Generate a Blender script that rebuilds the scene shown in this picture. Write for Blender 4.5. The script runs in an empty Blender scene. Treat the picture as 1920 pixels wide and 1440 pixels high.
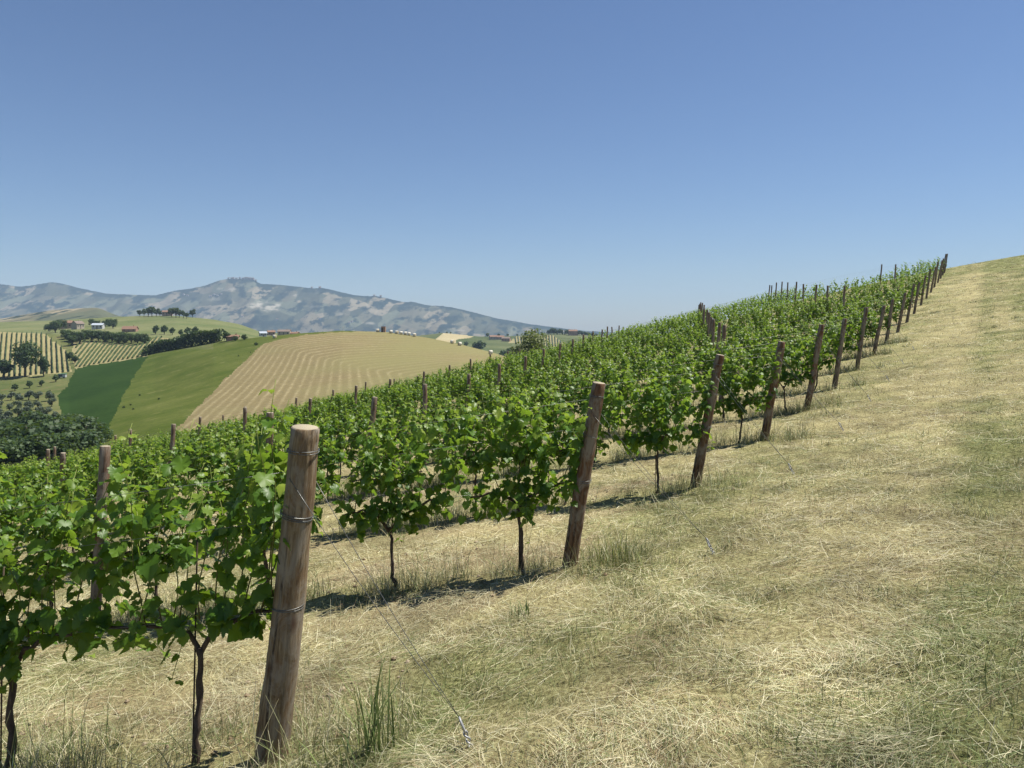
import bpy, math, random
import numpy as np

# ------------------------------------------------------------------ camera, sky, sun, exposure
scene = bpy.context.scene
F, CX, HY = 1480.0, 960.0, 610.0          # focal length and horizon in pixels of the 1920-wide photograph
cam_d = bpy.data.cameras.new("camera")
cam = bpy.data.objects.new("camera", cam_d)
scene.collection.objects.link(cam)
cam.location = (0, 0, 0)                  # the eye is the origin; y is depth, z is up
cam.rotation_euler = (math.radians(90), 0, 0)
cam_d.sensor_width = 36.0
cam_d.lens = 36.0 * F / 1920.0
cam_d.shift_y = -(720.0 - HY) / 1920.0
cam_d.clip_start = 0.05
cam_d.clip_end = 40000.0
scene.camera = cam

SUN = np.array([0.50, 0.15, 1.0]); SUN /= np.linalg.norm(SUN)
sun_el = math.asin(SUN[2]); sun_az = math.atan2(SUN[0], SUN[1])
world = bpy.data.worlds.new("World"); scene.world = world; world.use_nodes = True
wn = world.node_tree; wn.nodes.clear()
sky = wn.nodes.new("ShaderNodeTexSky"); sky.sky_type = 'NISHITA'; sky.sun_disc = False
sky.sun_elevation = sun_el; sky.sun_rotation = sun_az
sky.altitude = 300; sky.air_density = 1.0; sky.dust_density = 0.25; sky.ozone_density = 4.6
bg = wn.nodes.new("ShaderNodeBackground"); bg.inputs[1].default_value = 0.052
wo = wn.nodes.new("ShaderNodeOutputWorld")
tnt = wn.nodes.new("ShaderNodeMix"); tnt.data_type = 'RGBA'; tnt.blend_type = 'MULTIPLY'; tnt.inputs[0].default_value = 1.0
tnt.inputs[7].default_value = (0.905, 0.945, 1.05, 1); wn.links.new(sky.outputs[0], tnt.inputs[6]); wn.links.new(tnt.outputs[2], bg.inputs[0]); wn.links.new(bg.outputs[0], wo.inputs[0])
sl = bpy.data.lights.new("sun", 'SUN'); sl.energy = 4.3; sl.angle = math.radians(0.5); sl.color = (1.0, 0.96, 0.86)
so = bpy.data.objects.new("sun", sl); scene.collection.objects.link(so)
so.rotation_euler = (math.radians(90) - sun_el, 0, math.pi - sun_az)
scene.view_settings.view_transform = 'Standard'; scene.view_settings.look = 'None'
scene.view_settings.exposure = 0.88; scene.view_settings.gamma = 1.0
scene.cycles.max_bounces = 6; scene.cycles.diffuse_bounces = 3; scene.cycles.glossy_bounces = 2
scene.cycles.transmission_bounces = 3; scene.cycles.volume_bounces = 0; scene.cycles.transparent_max_bounces = 6
scene.cycles.use_denoising = True

rng = np.random.default_rng(11); random.seed(11)
C = scene.collection

# ------------------------------------------------------------------ helpers
def build(name, V, faces, mats, parent=None, tint=None, col=None, idx=None, smooth=True, link=True, attrs=None):
    """ONE mesh object. faces: list of int arrays (n,k)."""
    me = bpy.data.meshes.new(name)
    V = np.asarray(V, np.float32)
    if not isinstance(faces, (list, tuple)): faces = [faces]
    faces = [np.asarray(f, np.int32) for f in faces if len(f)]
    nl = sum(f.size for f in faces); npoly = sum(len(f) for f in faces)
    me.vertices.add(len(V)); me.vertices.foreach_set("co", V.ravel())
    me.loops.add(nl); me.loops.foreach_set("vertex_index", np.concatenate([f.ravel() for f in faces]))
    tot = np.concatenate([np.full(len(f), f.shape[1], np.int32) for f in faces])
    st = np.concatenate([[0], np.cumsum(tot)[:-1]]).astype(np.int32)
    me.polygons.add(npoly); me.polygons.foreach_set("loop_start", st); me.polygons.foreach_set("loop_total", tot)
    if idx is not None: me.polygons.foreach_set("material_index", np.asarray(idx, np.int32))
    me.polygons.foreach_set("use_smooth", np.full(npoly, smooth, bool))
    for m in (mats if isinstance(mats, (list, tuple)) else [mats]): me.materials.append(m)
    if tint is not None:
        a = me.attributes.new("tint", 'FLOAT', 'POINT'); a.data.foreach_set("value", np.asarray(tint, np.float32).ravel())
    if col is not None:
        a = me.attributes.new("col", 'FLOAT_COLOR', 'POINT')
        c4 = np.ones((len(V), 4), np.float32); c4[:, :3] = col; a.data.foreach_set("color", c4.ravel())
    for k, v in (attrs or {}).items():
        a = me.attributes.new(k, 'FLOAT', 'POINT'); a.data.foreach_set("value", np.asarray(v, np.float32).ravel())
    me.update(calc_edges=True); me.validate()
    o = bpy.data.objects.new(name, me)
    if link: C.objects.link(o)
    if parent is not None: o.parent = parent
    return o

def tag(o, label=None, cat=None, group=None, kind=None):
    if label: o["label"] = label
    if cat: o["category"] = cat
    if group: o["group"] = group
    if kind: o["kind"] = kind
    return o

def empty(name, loc, rz=0.0):
    o = bpy.data.objects.new(name, None); C.objects.link(o)
    o.location = [float(v) for v in loc]; o.rotation_euler = (0, 0, float(rz)); o.empty_display_size = 0.2
    return o

def copy_tree(root):
    r = root.copy(); C.objects.link(r)
    for ch in list(root.children):
        c = ch.copy(); C.objects.link(c); c.parent = r
        for g in list(ch.children):
            d = g.copy(); C.objects.link(d); d.parent = c
    return r

class Bag:
    """collects several shapes for one mesh"""
    def __init__(s): s.V = []; s.Fs = {}; s.n = 0; s.T = []
    def add(s, V, Fa, tint=0.5):
        V = np.asarray(V, float)
        for f in (Fa if isinstance(Fa, list) else [Fa]):
            f = np.asarray(f, int) + s.n; s.Fs.setdefault(f.shape[1], []).append(f)
        s.V.append(V); s.n += len(V)
        s.T.append(np.full(len(V), tint) if np.isscalar(tint) else np.asarray(tint))
        return s
    def obj(s, name, mat, parent=None, smooth=True, **k):
        return build(name, np.concatenate(s.V), [np.concatenate(v) for v in s.Fs.values()], mat, parent,
                     tint=np.concatenate(s.T), smooth=smooth, **k)

def tube(P, R, n=6, cap=True):
    P = np.asarray(P, float); m = len(P); R = np.broadcast_to(np.asarray(R, float), (m,))
    T = np.gradient(P, axis=0); T /= np.linalg.norm(T, axis=1)[:, None] + 1e-9
    ref = np.array([1.0, 0, 0]) if abs(T[:, 0]).mean() < 0.8 else np.array([0, 1.0, 0])
    A = np.cross(T, ref); A /= np.linalg.norm(A, axis=1)[:, None]; B = np.cross(T, A)
    th = np.arange(n) * 2 * math.pi / n
    V = (P[:, None] + R[:, None, None] * (A[:, None] * np.cos(th)[None, :, None] + B[:, None] * np.sin(th)[None, :, None])).reshape(-1, 3)
    i = np.arange(m - 1)[:, None] * n; j = np.arange(n)[None]; k = (j + 1) % n
    Q = np.stack([i + j, i + k, i + n + k, i + n + j], -1).reshape(-1, 4)
    fs = [Q]
    if cap: fs += [np.arange(n)[::-1][None], ((m - 1) * n + np.arange(n))[None]]
    return V, fs

def box(x0, x1, y0, y1, z0, z1):
    V = np.array([[x, y, z] for z in (z0, z1) for x, y in ((x0, y0), (x1, y0), (x1, y1), (x0, y1))], float)
    Fq = np.array([[0, 3, 2, 1], [4, 5, 6, 7], [0, 1, 5, 4], [1, 2, 6, 5], [2, 3, 7, 6], [3, 0, 4, 7]])
    return V, Fq

def vnoise(x, y, s, seed=0, octv=3):
    """cheap smooth value noise in numpy, about -1..1"""
    x = np.asarray(x, float) / s; y = np.asarray(y, float) / s; out = 0; amp = 1.0; tot = 0
    for o in range(octv):
        r = np.random.default_rng(seed * 17 + o); tab = r.random((64, 64)) * 2 - 1
        xi = np.floor(x).astype(int); yi = np.floor(y).astype(int); fx = x - xi; fy = y - yi
        fx = fx * fx * (3 - 2 * fx); fy = fy * fy * (3 - 2 * fy)
        a = tab[xi % 64, yi % 64]; b = tab[(xi + 1) % 64, yi % 64]; c = tab[xi % 64, (yi + 1) % 64]; d = tab[(xi + 1) % 64, (yi + 1) % 64]
        out = out + amp * ((a * (1 - fx) + b * fx) * (1 - fy) + (c * (1 - fx) + d * fx) * fy); tot += amp
        amp *= 0.5; x = x * 2.03 + 5.1; y = y * 2.03 + 9.7
    return out / tot * 1.4

ORD = ("first second third fourth fifth sixth seventh eighth ninth tenth eleventh twelfth thirteenth fourteenth fifteenth sixteenth "
       "seventeenth eighteenth nineteenth twentieth").split()
def ordinal(i):
    if i < 20: return ORD[i]
    t = {2: "twenty", 3: "thirty", 4: "forty", 5: "fifty"}[(i + 1) // 10]
    return {2: "twentieth", 3: "thirtieth", 4: "fortieth", 5: "fiftieth"}[(i + 1) // 10] if (i + 1) % 10 == 0 else t + "-" + ORD[(i + 1) % 10 - 1]

# ------------------------------------------------------------------ materials
def mat(name):
    m = bpy.data.materials.new(name); m.use_nodes = True; nt = m.node_tree; nt.nodes.clear()
    out = nt.nodes.new("ShaderNodeOutputMaterial"); b = nt.nodes.new("ShaderNodeBsdfPrincipled")
    nt.links.new(b.outputs[0], out.inputs[0]); b.inputs["Roughness"].default_value = 0.85
    b.inputs["Specular IOR Level"].default_value = 0.25
    return m, nt, b, out
def N(nt, t, **k):
    n = nt.nodes.new("ShaderNode" + t)
    for a, v in k.items():
        if a in n.inputs: n.inputs[a].default_value = v
        else: setattr(n, a, v)
    return n
def noise(nt, scale, detail=4, rough=0.55, vec=None, dist=0.0):
    n = N(nt, "TexNoise"); n.inputs["Scale"].default_value = scale; n.inputs["Detail"].default_value = detail
    n.inputs["Roughness"].default_value = rough; n.inputs["Distortion"].default_value = dist
    if vec is not None: nt.links.new(vec, n.inputs["Vector"])
    return n.outputs["Fac"]
def ramp(nt, fac, stops, interp='LINEAR'):
    r = N(nt, "ValToRGB"); r.color_ramp.interpolation = interp; e = r.color_ramp.elements
    while len(e) < len(stops): e.new(0.5)
    for i, (p, c) in enumerate(stops): e[i].position = p; e[i].color = (*c, 1)
    nt.links.new(fac, r.inputs[0]); return r.outputs[0]
def mix(nt, fac, a, b, mode='MIX'):
    n = N(nt, "Mix"); n.data_type = 'RGBA'; n.blend_type = mode
    for s, v in ((0, fac), (6, a), (7, b)):
        if hasattr(v, "is_linked"): nt.links.new(v, n.inputs[s])
        else: n.inputs[s].default_value = v if s == 0 else (*v, 1)
    return n.outputs[2]
def attr(nt, name): n = N(nt, "Attribute"); n.attribute_name = name; return n
def math_(nt, op, a, b=None):
    n = N(nt, "Math"); n.operation = op
    for i, v in enumerate((a, b)):
        if v is None: continue
        if hasattr(v, "is_linked"): nt.links.new(v, n.inputs[i])
        else: n.inputs[i].default_value = v
    return n.outputs[0]
def bump(nt, b, h, strength, dist=0.02):
    n = N(nt, "Bump"); n.inputs["Strength"].default_value = strength; n.inputs["Distance"].default_value = dist
    nt.links.new(h, n.inputs["Height"]); nt.links.new(n.outputs[0], b.inputs["Normal"])
def objco(nt, scale=(1, 1, 1), kind="Object"):
    t = N(nt, "TexCoord"); m = N(nt, "Mapping"); m.inputs["Scale"].default_value = scale
    nt.links.new(t.outputs[kind], m.inputs[0]); return m.outputs[0]
def wpos(nt, scale=(1, 1, 1)):
    g = N(nt, "NewGeometry"); m = N(nt, "Mapping"); m.inputs["Scale"].default_value = scale
    nt.links.new(g.outputs["Position"], m.inputs[0]); return m.outputs[0]

def leaf_mat(name, dark, midc, light, rough=0.42, transl=0.35, spec=0.5, pale=0.5):
    m, nt, b, out = mat(name)
    t = attr(nt, "tint").outputs["Fac"]
    c = ramp(nt, t, [(0.0, dark), (0.55, midc), (1.0, light)])
    g = N(nt, "NewGeometry")
    under = mix(nt, pale, c, (0.16, 0.22, 0.11))
    c2 = mix(nt, g.outputs["Backfacing"], c, under)
    nt.links.new(c2, b.inputs["Base Color"]); b.inputs["Roughness"].default_value = rough
    b.inputs["Specular IOR Level"].default_value = spec
    tr = N(nt, "BsdfTranslucent"); tc = mix(nt, 0.55, c, (0.30, 0.44, 0.03)); nt.links.new(tc, tr.inputs[0])
    ms = N(nt, "MixShader"); ms.inputs[0].default_value = transl
    nt.links.new(b.outputs[0], ms.inputs[1]); nt.links.new(tr.outputs[0], ms.inputs[2]); nt.links.new(ms.outputs[0], out.inputs[0])
    return m
M = {}
M["vine_leaf"] = leaf_mat("vine_leaf", (0.026, 0.070, 0.008), (0.088, 0.185, 0.018), (0.27, 0.35, 0.055), 0.42, 0.48, 0.42, 0.30)
M["tree_leaf"] = leaf_mat("tree_leaf", (0.015, 0.032, 0.012), (0.034, 0.062, 0.020), (0.075, 0.115, 0.035), 0.6, 0.2, 0.3, 0.2)
M["olive_leaf"] = leaf_mat("olive_leaf", (0.035, 0.05, 0.035), (0.07, 0.09, 0.06), (0.12, 0.14, 0.10), 0.6, 0.15, 0.3, 0.5)
M["pale_leaf"] = leaf_mat("pale_leaf", (0.06, 0.075, 0.025), (0.12, 0.14, 0.05), (0.2, 0.21, 0.09), 0.6, 0.2, 0.3, 0.2)

def col_mat(name, rough=0.8, transl=0.0, spec=0.25):
    m, nt, b, out = mat(name); a = attr(nt, "col")
    nt.links.new(a.outputs["Color"], b.inputs["Base Color"]); b.inputs["Roughness"].default_value = rough
    b.inputs["Specular IOR Level"].default_value = spec
    if transl:
        tr = N(nt, "BsdfTranslucent"); nt.links.new(a.outputs["Color"], tr.inputs[0]); ms = N(nt, "MixShader"); ms.inputs[0].default_value = transl
        nt.links.new(b.outputs[0], ms.inputs[1]); nt.links.new(tr.outputs[0], ms.inputs[2]); nt.links.new(ms.outputs[0], out.inputs[0])
    return m
M["straw"] = col_mat("straw", 0.6, 0.2, 0.35)

def bark(name, a, b_, sc=18):
    m, nt, b, o = mat(name); v = objco(nt, (1, 1, 0.25)); f = noise(nt, sc, 6, 0.65, v)
    nt.links.new(ramp(nt, f, [(0.3, a), (0.7, b_)]), b.inputs["Base Color"]); bump(nt, b, f, 0.6, 0.01); return m
M["bark"] = bark("bark", (0.03, 0.021, 0.015), (0.13, 0.095, 0.07), 40)
M["tree_bark"] = bark("tree_bark", (0.03, 0.022, 0.016), (0.09, 0.07, 0.05), 6)
M["shoot"], nt, b, o = mat("shoot"); nt.links.new(ramp(nt, attr(nt, "tint").outputs["Fac"], [(0, (0.09, 0.065, 0.03)), (1, (0.22, 0.27, 0.06))]), b.inputs["Base Color"]); b.inputs["Roughness"].default_value = 0.5

def wood(name, c0, c1, c2, red):
    m, nt, b, o = mat(name)
    v = objco(nt, (1, 1, 0.06)); f = noise(nt, 55, 8, 0.75, v, 0.6)
    v2 = objco(nt, (1, 1, 0.35)); f2 = noise(nt, 7, 4, 0.6, v2, 1.2)
    c = ramp(nt, f, [(0.36, c0), (0.5, c1), (0.64, c2)])
    c = mix(nt, ramp(nt, f2, [(0.45, (0, 0, 0)), (0.62, (1, 1, 1))]), c, mix(nt, 0.6, c, red))
    v3 = objco(nt, (1, 1, 0.03)); f3 = noise(nt, 24, 3, 0.5, v3)          # drying cracks
    c = mix(nt, ramp(nt, f3, [(0.36, (0.9, 0.9, 0.9)), (0.40, (0, 0, 0))]), c, (0.04, 0.028, 0.02))
    v4 = objco(nt, (1, 1, 0.5)); f4 = noise(nt, 9, 5, 0.7, v4, 0.8)       # grey weathering and dark stains
    c = mix(nt, ramp(nt, f4, [(0.44, (0, 0, 0)), (0.60, (0.8, 0.8, 0.8))]), c, (0.27, 0.235, 0.19))
    c = mix(nt, ramp(nt, noise(nt, 5, 5, 0.7, objco(nt, (1, 1, 0.22)), 1.5), [(0.50, (0, 0, 0)), (0.64, (0.7, 0.7, 0.7))]), c, mix(nt, 0.6, c, (0.05, 0.028, 0.018)))
    n = N(nt, "TexVoronoi"); n.inputs["Scale"].default_value = 3.1; nt.links.new(objco(nt, (2.2, 2.2, 1)), n.inputs["Vector"])   # knots
    c = mix(nt, ramp(nt, n.outputs["Distance"], [(0.06, (1, 1, 1)), (0.20, (0, 0, 0))]), c, mix(nt, 0.85, c, (0.07, 0.03, 0.014)))
    nt.links.new(c, b.inputs["Base Color"]); b.inputs["Roughness"].default_value = 0.8
    bump(nt, b, f, 0.9, 0.008); return m
M["post_pale"] = wood("post_pale", (0.075, 0.052, 0.03), (0.20, 0.145, 0.085), (0.34, 0.265, 0.17), (0.16, 0.085, 0.04))
M["post_brown"] = wood("post_brown", (0.065, 0.034, 0.019), (0.145, 0.08, 0.043), (0.25, 0.165, 0.10), (0.14, 0.055, 0.026))
M["post_grey"] = wood("post_grey", (0.07, 0.05, 0.037), (0.15, 0.11, 0.08), (0.25, 0.20, 0.155), (0.16, 0.075, 0.04))
M["end_grain"], nt, b, o = mat("end_grain"); f = noise(nt, 60, 4); nt.links.new(ramp(nt, f, [(0.38, (0.22, 0.18, 0.125)), (0.62, (0.46, 0.40, 0.29))]), b.inputs["Base Color"])
M["wire"], nt, b, o = mat("wire"); f = noise(nt, 90, 3); nt.links.new(ramp(nt, f, [(0.3, (0.10, 0.10, 0.10)), (0.7, (0.24, 0.24, 0.23))]), b.inputs["Base Color"]); b.inputs["Metallic"].default_value = 0.7; b.inputs["Roughness"].default_value = 0.42

M["zinc"], nt, b, o = mat("zinc"); f = noise(nt, 90, 3); nt.links.new(ramp(nt, f, [(0.3, (0.25, 0.25, 0.26)), (0.7, (0.42, 0.42, 0.42))]), b.inputs["Base Color"]); b.inputs["Metallic"].default_value = 0.4; b.inputs["Roughness"].default_value = 0.5

# ------------------------------------------------------------------ the near hill (fitted to the photograph's post feet)
CO = np.array([-1.58567, 0.17391, -0.11132, -0.01181, -0.00355, 0.03158, 0.04733, -0.03223, -0.02185])
def _poly(X, Z):
    return (CO[0] + CO[1] * X + CO[2] * Z + CO[3] * X * Z / 10 + CO[4] * X * X / 10 + CO[5] * Z * Z / 10
            + CO[6] * X * Z * Z / 1000 + CO[7] * Z ** 3 / 1000 + CO[8] * X * X * Z / 1000)
def gh(X, Z, bumps=True):
    X = np.asarray(X, float); Z = np.asarray(Z, float)
    xc = np.clip(X, -16, 47); zc = np.clip(Z, -2, 76); e = 0.5
    h = _poly(xc, zc); dx = X - xc; dz = Z - zc
    gx = np.clip((_poly(xc + e, zc) - _poly(xc - e, zc)) / (2 * e), -0.05, 0.30)
    gz = np.clip((_poly(xc, zc + e) - _poly(xc, zc - e)) / (2 * e), -0.3, 0.0)
    gz = np.where(dz < 0, 0.0, gz - 0.10)
    h = h + gx * dx + gz * dz
    if bumps:
        near = np.exp(-np.maximum(Z - 3, 0) / 40.0)
        h = h + 0.035 * vnoise(X, Z, 0.9, 3, 3) * near + (0.026 * np.maximum(vnoise(X, Z, 0.33, 5, 3), -0.3)) * near
    return h
E0 = np.array([-1.22, 4.03]); EU = np.array([0.514, 0.857]); EQ = np.array([0.857, -0.514])
def headland(X, Z):                       # distance from the line of end posts towards the mown track
    return (X - E0[0]) * EQ[0] + (Z - E0[1]) * EQ[1]

RD = np.array([-0.982, 0.189])            # direction of the vine rows, downhill to the left
ZS = [4.03, 6.92, 9.88, 12.96, 16.03, 19.01, 22.3, 25.7, 28.8, 32.6, 36.3, 40.2, 44.4, 48.4, 52.2, 56, 59.9, 63.6, 67, 69.6]
ROWS = [(-3.64 + 0.6 * z, z) for z in ZS]
EDGE = np.array([(-400, 880), (0, 850), (160, 830), (350, 805), (520, 765), (620, 745), (700, 725), (800, 705), (900, 682), (1000, 665), (1100, 635),
                 (1190, 612), (1300, 582), (1400, 562), (1480, 548), (1600, 533), (1740, 492), (2000, 430)], float)
def rownear(X, Z):                        # distance to the closest vine row line
    best = np.full(np.shape(X), 99.0)
    for (px, pz) in ROWS:
        rx = X - px; rz = Z - pz; t = rx * RD[0] + rz * RD[1]; d = np.abs(rx * RD[1] - rz * RD[0])
        best = np.minimum(best, np.where(t > -0.6, d, np.hypot(d, t + 0.6)))
    return best
def turf_colour(X, Z, r=None):
    """how green (0..1) the mown headland is, as streaks along the track and patches"""
    q = headland(X, Z); u = (X - E0[0]) * EU[0] + (Z - E0[1]) * EU[1]
    p1 = vnoise(X, Z, 1.5, 21, 4); p2 = vnoise(X, Z, 0.5, 26, 3)
    g = 0.20 + 0.34 * np.clip(p1 * 1.6, -1, 1) + 0.16 * p2 + 0.16 * vnoise(q, u * 0.10, 0.7, 22, 2)
    st = 0.75 + 0.6 * vnoise(X, Z, 1.2, 23, 3)
    g = g + 0.62 * np.exp(-((q - 3.05 - 0.004 * u) / 0.36) ** 2) * st + 0.70 / (1 + np.exp(-(q - 4.0) / 0.25)) * st
    g = g - 0.20 * np.exp(-((q - 2.3) / 0.45) ** 2) + 0.5 * np.clip((u - 66) / 8, 0, 1)
    g = g + 0.30 * np.exp(-((rownear(X, Z)) / 0.35) ** 2) + 0.22 * np.exp(-((q - 0.3) / 0.7) ** 2)
    return np.clip(g, 0, 1)

def tone(X, Z):
    """matted and bleached patches of the hay: brightness factor"""
    return np.clip(1 + 0.20 * vnoise(X, Z, 0.9, 27, 3) + 0.30 * vnoise(X, Z, 0.24, 28, 3), 0.5, 1.4)
xs = np.unique(np.concatenate([np.linspace(-95, -16, 34), np.arange(-16, -6, 0.35), np.arange(-6, 9, 0.11), np.arange(9, 48, 0.4), np.linspace(48, 95, 22)]))
zs = np.unique(np.concatenate([np.linspace(-30, 1.2, 22), np.arange(1.2, 13, 0.1), np.arange(13, 84, 0.45), np.linspace(84, 150, 24)]))
gx, gz = np.meshgrid(xs, zs); nx, nz = len(xs), len(zs)
V = np.stack([gx, gz, gh(gx, gz)], -1).reshape(-1, 3)
ii = np.arange(nz - 1)[:, None] * nx + np.arange(nx - 1)[None]
Q = np.stack([ii, ii + 1, ii + nx + 1, ii + nx], -1).reshape(-1, 4)
m, nt, b, o = mat("mown_ground")
p = wpos(nt); n1 = noise(nt, 30, 8, 0.75, p); n2 = noise(nt, 5, 5, 0.6, p); n3 = noise(nt, 150, 3, 0.6, wpos(nt, (1, 1.0, 1)))
dry = ramp(nt, n1, [(0.36, (0.14, 0.11, 0.052)), (0.5, (0.355, 0.305, 0.15)), (0.64, (0.57, 0.52, 0.28))])
grn = ramp(nt, n1, [(0.36, (0.055, 0.06, 0.022)), (0.5, (0.18, 0.185, 0.068)), (0.66, (0.34, 0.335, 0.155))])
fac = math_(nt, 'ADD', attr(nt, "tint").outputs["Fac"], math_(nt, 'MULTIPLY', math_(nt, 'SUBTRACT', n2, 0.5), 0.7))
fac.node.use_clamp = True
soil = ramp(nt, n2, [(0.35, (0.25, 0.18, 0.11)), (0.65, (0.42, 0.33, 0.21))])
c = mix(nt, fac, dry, grn)
c = mix(nt, attr(nt, "soil").outputs["Fac"], c, soil)
tn = N(nt, 'CombineColor'); [nt.links.new(attr(nt, 'tone').outputs['Fac'], tn.inputs[i]) for i in range(3)]; c = mix(nt, 1.0, c, tn.outputs[0], 'MULTIPLY')
c = mix(nt, 0.45, c, ramp(nt, n3, [(0.35, (0.3, 0.3, 0.3)), (0.62, (1, 1, 1))]), 'MULTIPLY')
nt.links.new(c, b.inputs["Base Color"]); b.inputs["Specular IOR Level"].default_value = 0.05; bump(nt, b, n1, 0.8, 0.04)
M["ground"] = m
rn = rownear(V[:, 0], V[:, 1]); soilf = np.clip(0.55 * np.exp(-((rn - 0.75) / 0.45) ** 2) * (0.6 + vnoise(V[:, 0], V[:, 1], 1.2, 31, 2)) * (headland(V[:, 0], V[:, 1]) < -0.2), 0, 0.8)
tag(build("ground", V, Q, M["ground"], tint=turf_colour(V[:, 0], V[:, 1]), attrs={"soil": soilf, "tone": tone(V[:, 0], V[:, 1])}), "mown hillside of dry straw and green grass patches", "hillside", kind="structure")

# ------------------------------------------------------------------ far land: lofted sheets, each at its own distance
def W(px, y, Z): return np.stack([(np.asarray(px) - CX) / F * Z, np.asarray(Z, float) + 0 * np.asarray(px), -(np.asarray(y) - HY) / F * Z], -1)
class Sheet:
    def __init__(s, cols, step, ny, px0, px1, tail=(1.15, -9.0), rough=None):
        cols = sorted(cols); cp = np.array([c[0] for c in cols], float); L = len(cols[0][1])
        s.px = np.arange(px0, px1 + step, step)
        y = np.stack([np.interp(s.px, cp, [c[1][k][0] for c in cols]) for k in range(L)])
        z = np.stack([np.interp(s.px, cp, [c[1][k][1] for c in cols]) for k in range(L)])
        t0 = np.arange(L); t1 = np.linspace(0, L - 1, ny)
        def sm(a):
            o = np.stack([np.interp(t1, t0, a[:, j]) for j in range(a.shape[1])], 1)
            for _ in range(max(1, ny // 10)):
                o[1:-1] = (o[:-2] + 2 * o[1:-1] + o[2:]) / 4
            for _ in range(3):
                e = np.pad(o, ((0, 0), (1, 1)), 'edge'); o = (e[:, :-2] + 2 * e[:, 1:-1] + e[:, 2:]) / 4
            return o
        s.y = sm(y); s.z = sm(z)
        if rough is not None: s.y, s.z = rough(s.px[None] + 0 * s.y, s.y, s.z, np.linspace(0, 1, ny)[:, None])
        P = W(s.px[None] + 0 * s.y, s.y, s.z); s.ny = ny
        top = P[-1].copy(); top[:, 1] *= tail[0]; top[:, 0] *= tail[0]; top[:, 2] = P[-1][:, 2] + tail[1]
        s.P = np.concatenate([P, top[None]]); s.nx = len(s.px)
        i = np.arange(ny)[:, None] * s.nx + np.arange(s.nx - 1)[None]
        s.Q = np.stack([i, i + 1, i + s.nx + 1, i + s.nx], -1).reshape(-1, 4)
        yy = np.concatenate([s.y, s.y[-1:] - 0.01]); s.cx = (s.px[None, :-1] + s.px[None, 1:]) / 2 + 0 * yy[:-1, :-1]
        s.cy = (yy[:-1, :-1] + yy[1:, 1:]) / 2
    def at(s, px, y):                      # point of the surface seen at a pixel
        j = int(np.clip(np.searchsorted(s.px, px), 1, s.nx - 1)); f = (px - s.px[j - 1]) / (s.px[j] - s.px[j - 1])
        yc = s.y[:, j - 1] * (1 - f) + s.y[:, j] * f; zc = s.z[:, j - 1] * (1 - f) + s.z[:, j] * f
        Z = np.interp(-y, -yc, zc); y = np.clip(y, yc.min(), yc.max())
        return W(px, y, Z)
    def atz(s, px, Z):
        j = int(np.clip(np.searchsorted(s.px, px), 0, s.nx - 1))
        return W(px, np.interp(Z, s.z[:, j], s.y[:, j]), Z)
    def emit(s, name, cls_mask, m, label, attrs=None, kind="structure", cat=None):
        q = s.Q[cls_mask.ravel()]; used, inv = np.unique(q, return_inverse=True); q = inv.reshape(-1, 4)
        V = s.P.reshape(-1, 3)[used]
        return tag(build(name, V, q, m, attrs=attrs(V) if attrs else None), label, cat, kind=kind)
def inside(poly, x, y):
    poly = np.asarray(poly, float); r = np.zeros(np.shape(x), bool); j = len(poly) - 1
    for i in range(len(poly)):
        xi, yi = poly[i]; xj, yj = poly[j]
        if yi != yj: r ^= ((yi > y) != (yj > y)) & (x < (xj - xi) * (y - yi) / (yj - yi) + xi)
        j = i
    return r

def field_mat(name, a, b_, sc=0.08, fine=1.2, c=None, bumps=0.3):
    m, nt, b, o = mat(name); p = wpos(nt); f = noise(nt, sc, 6, 0.65, p); g = noise(nt, fine, 4, 0.7, p)
    cc = ramp(nt, f, [(0.3, a), (0.7, b_)]); cc = mix(nt, 0.5, cc, ramp(nt, g, [(0.25, (0.45, 0.45, 0.45)), (0.75, (1.15, 1.15, 1.1))]), 'MULTIPLY')
    if c: cc = mix(nt, ramp(nt, noise(nt, sc * 4, 3, 0.6, p), [(0.6, (0, 0, 0)), (0.72, (0.6, 0.6, 0.6))]), cc, c)
    nt.links.new(cc, b.inputs["Base Color"]); b.inputs["Specular IOR Level"].default_value = 0.0; b.inputs["Roughness"].default_value = 1.0; bump(nt, b, g, bumps, 0.3); return m
M["clover"] = field_mat("clover", (0.022, 0.046, 0.013), (0.036, 0.066, 0.018), 0.03, 0.8)
M["meadow"] = field_mat("meadow", (0.055, 0.082, 0.016), (0.115, 0.130, 0.038), 0.035, 0.9, (0.16, 0.155, 0.07))
M["rough"] = field_mat("rough", (0.07, 0.095, 0.03), (0.16, 0.16, 0.07), 0.05, 1.0, (0.17, 0.11, 0.07))
M["plot_soil"] = field_mat("plot_soil", (0.24, 0.21, 0.105), (0.32, 0.28, 0.15), 0.05, 0.8)
M["farm_green"] = field_mat("farm_green", (0.10, 0.13, 0.05), (0.20, 0.20, 0.10), 0.012, 0.3)
M["valley_green"] = field_mat("valley_green", (0.06, 0.085, 0.035), (0.15, 0.16, 0.075), 0.008, 0.1, (0.05, 0.07, 0.035))
M["pale_field"] = field_mat("pale_field", (0.34, 0.28, 0.16), (0.42, 0.36, 0.22), 0.01, 0.2)
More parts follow.
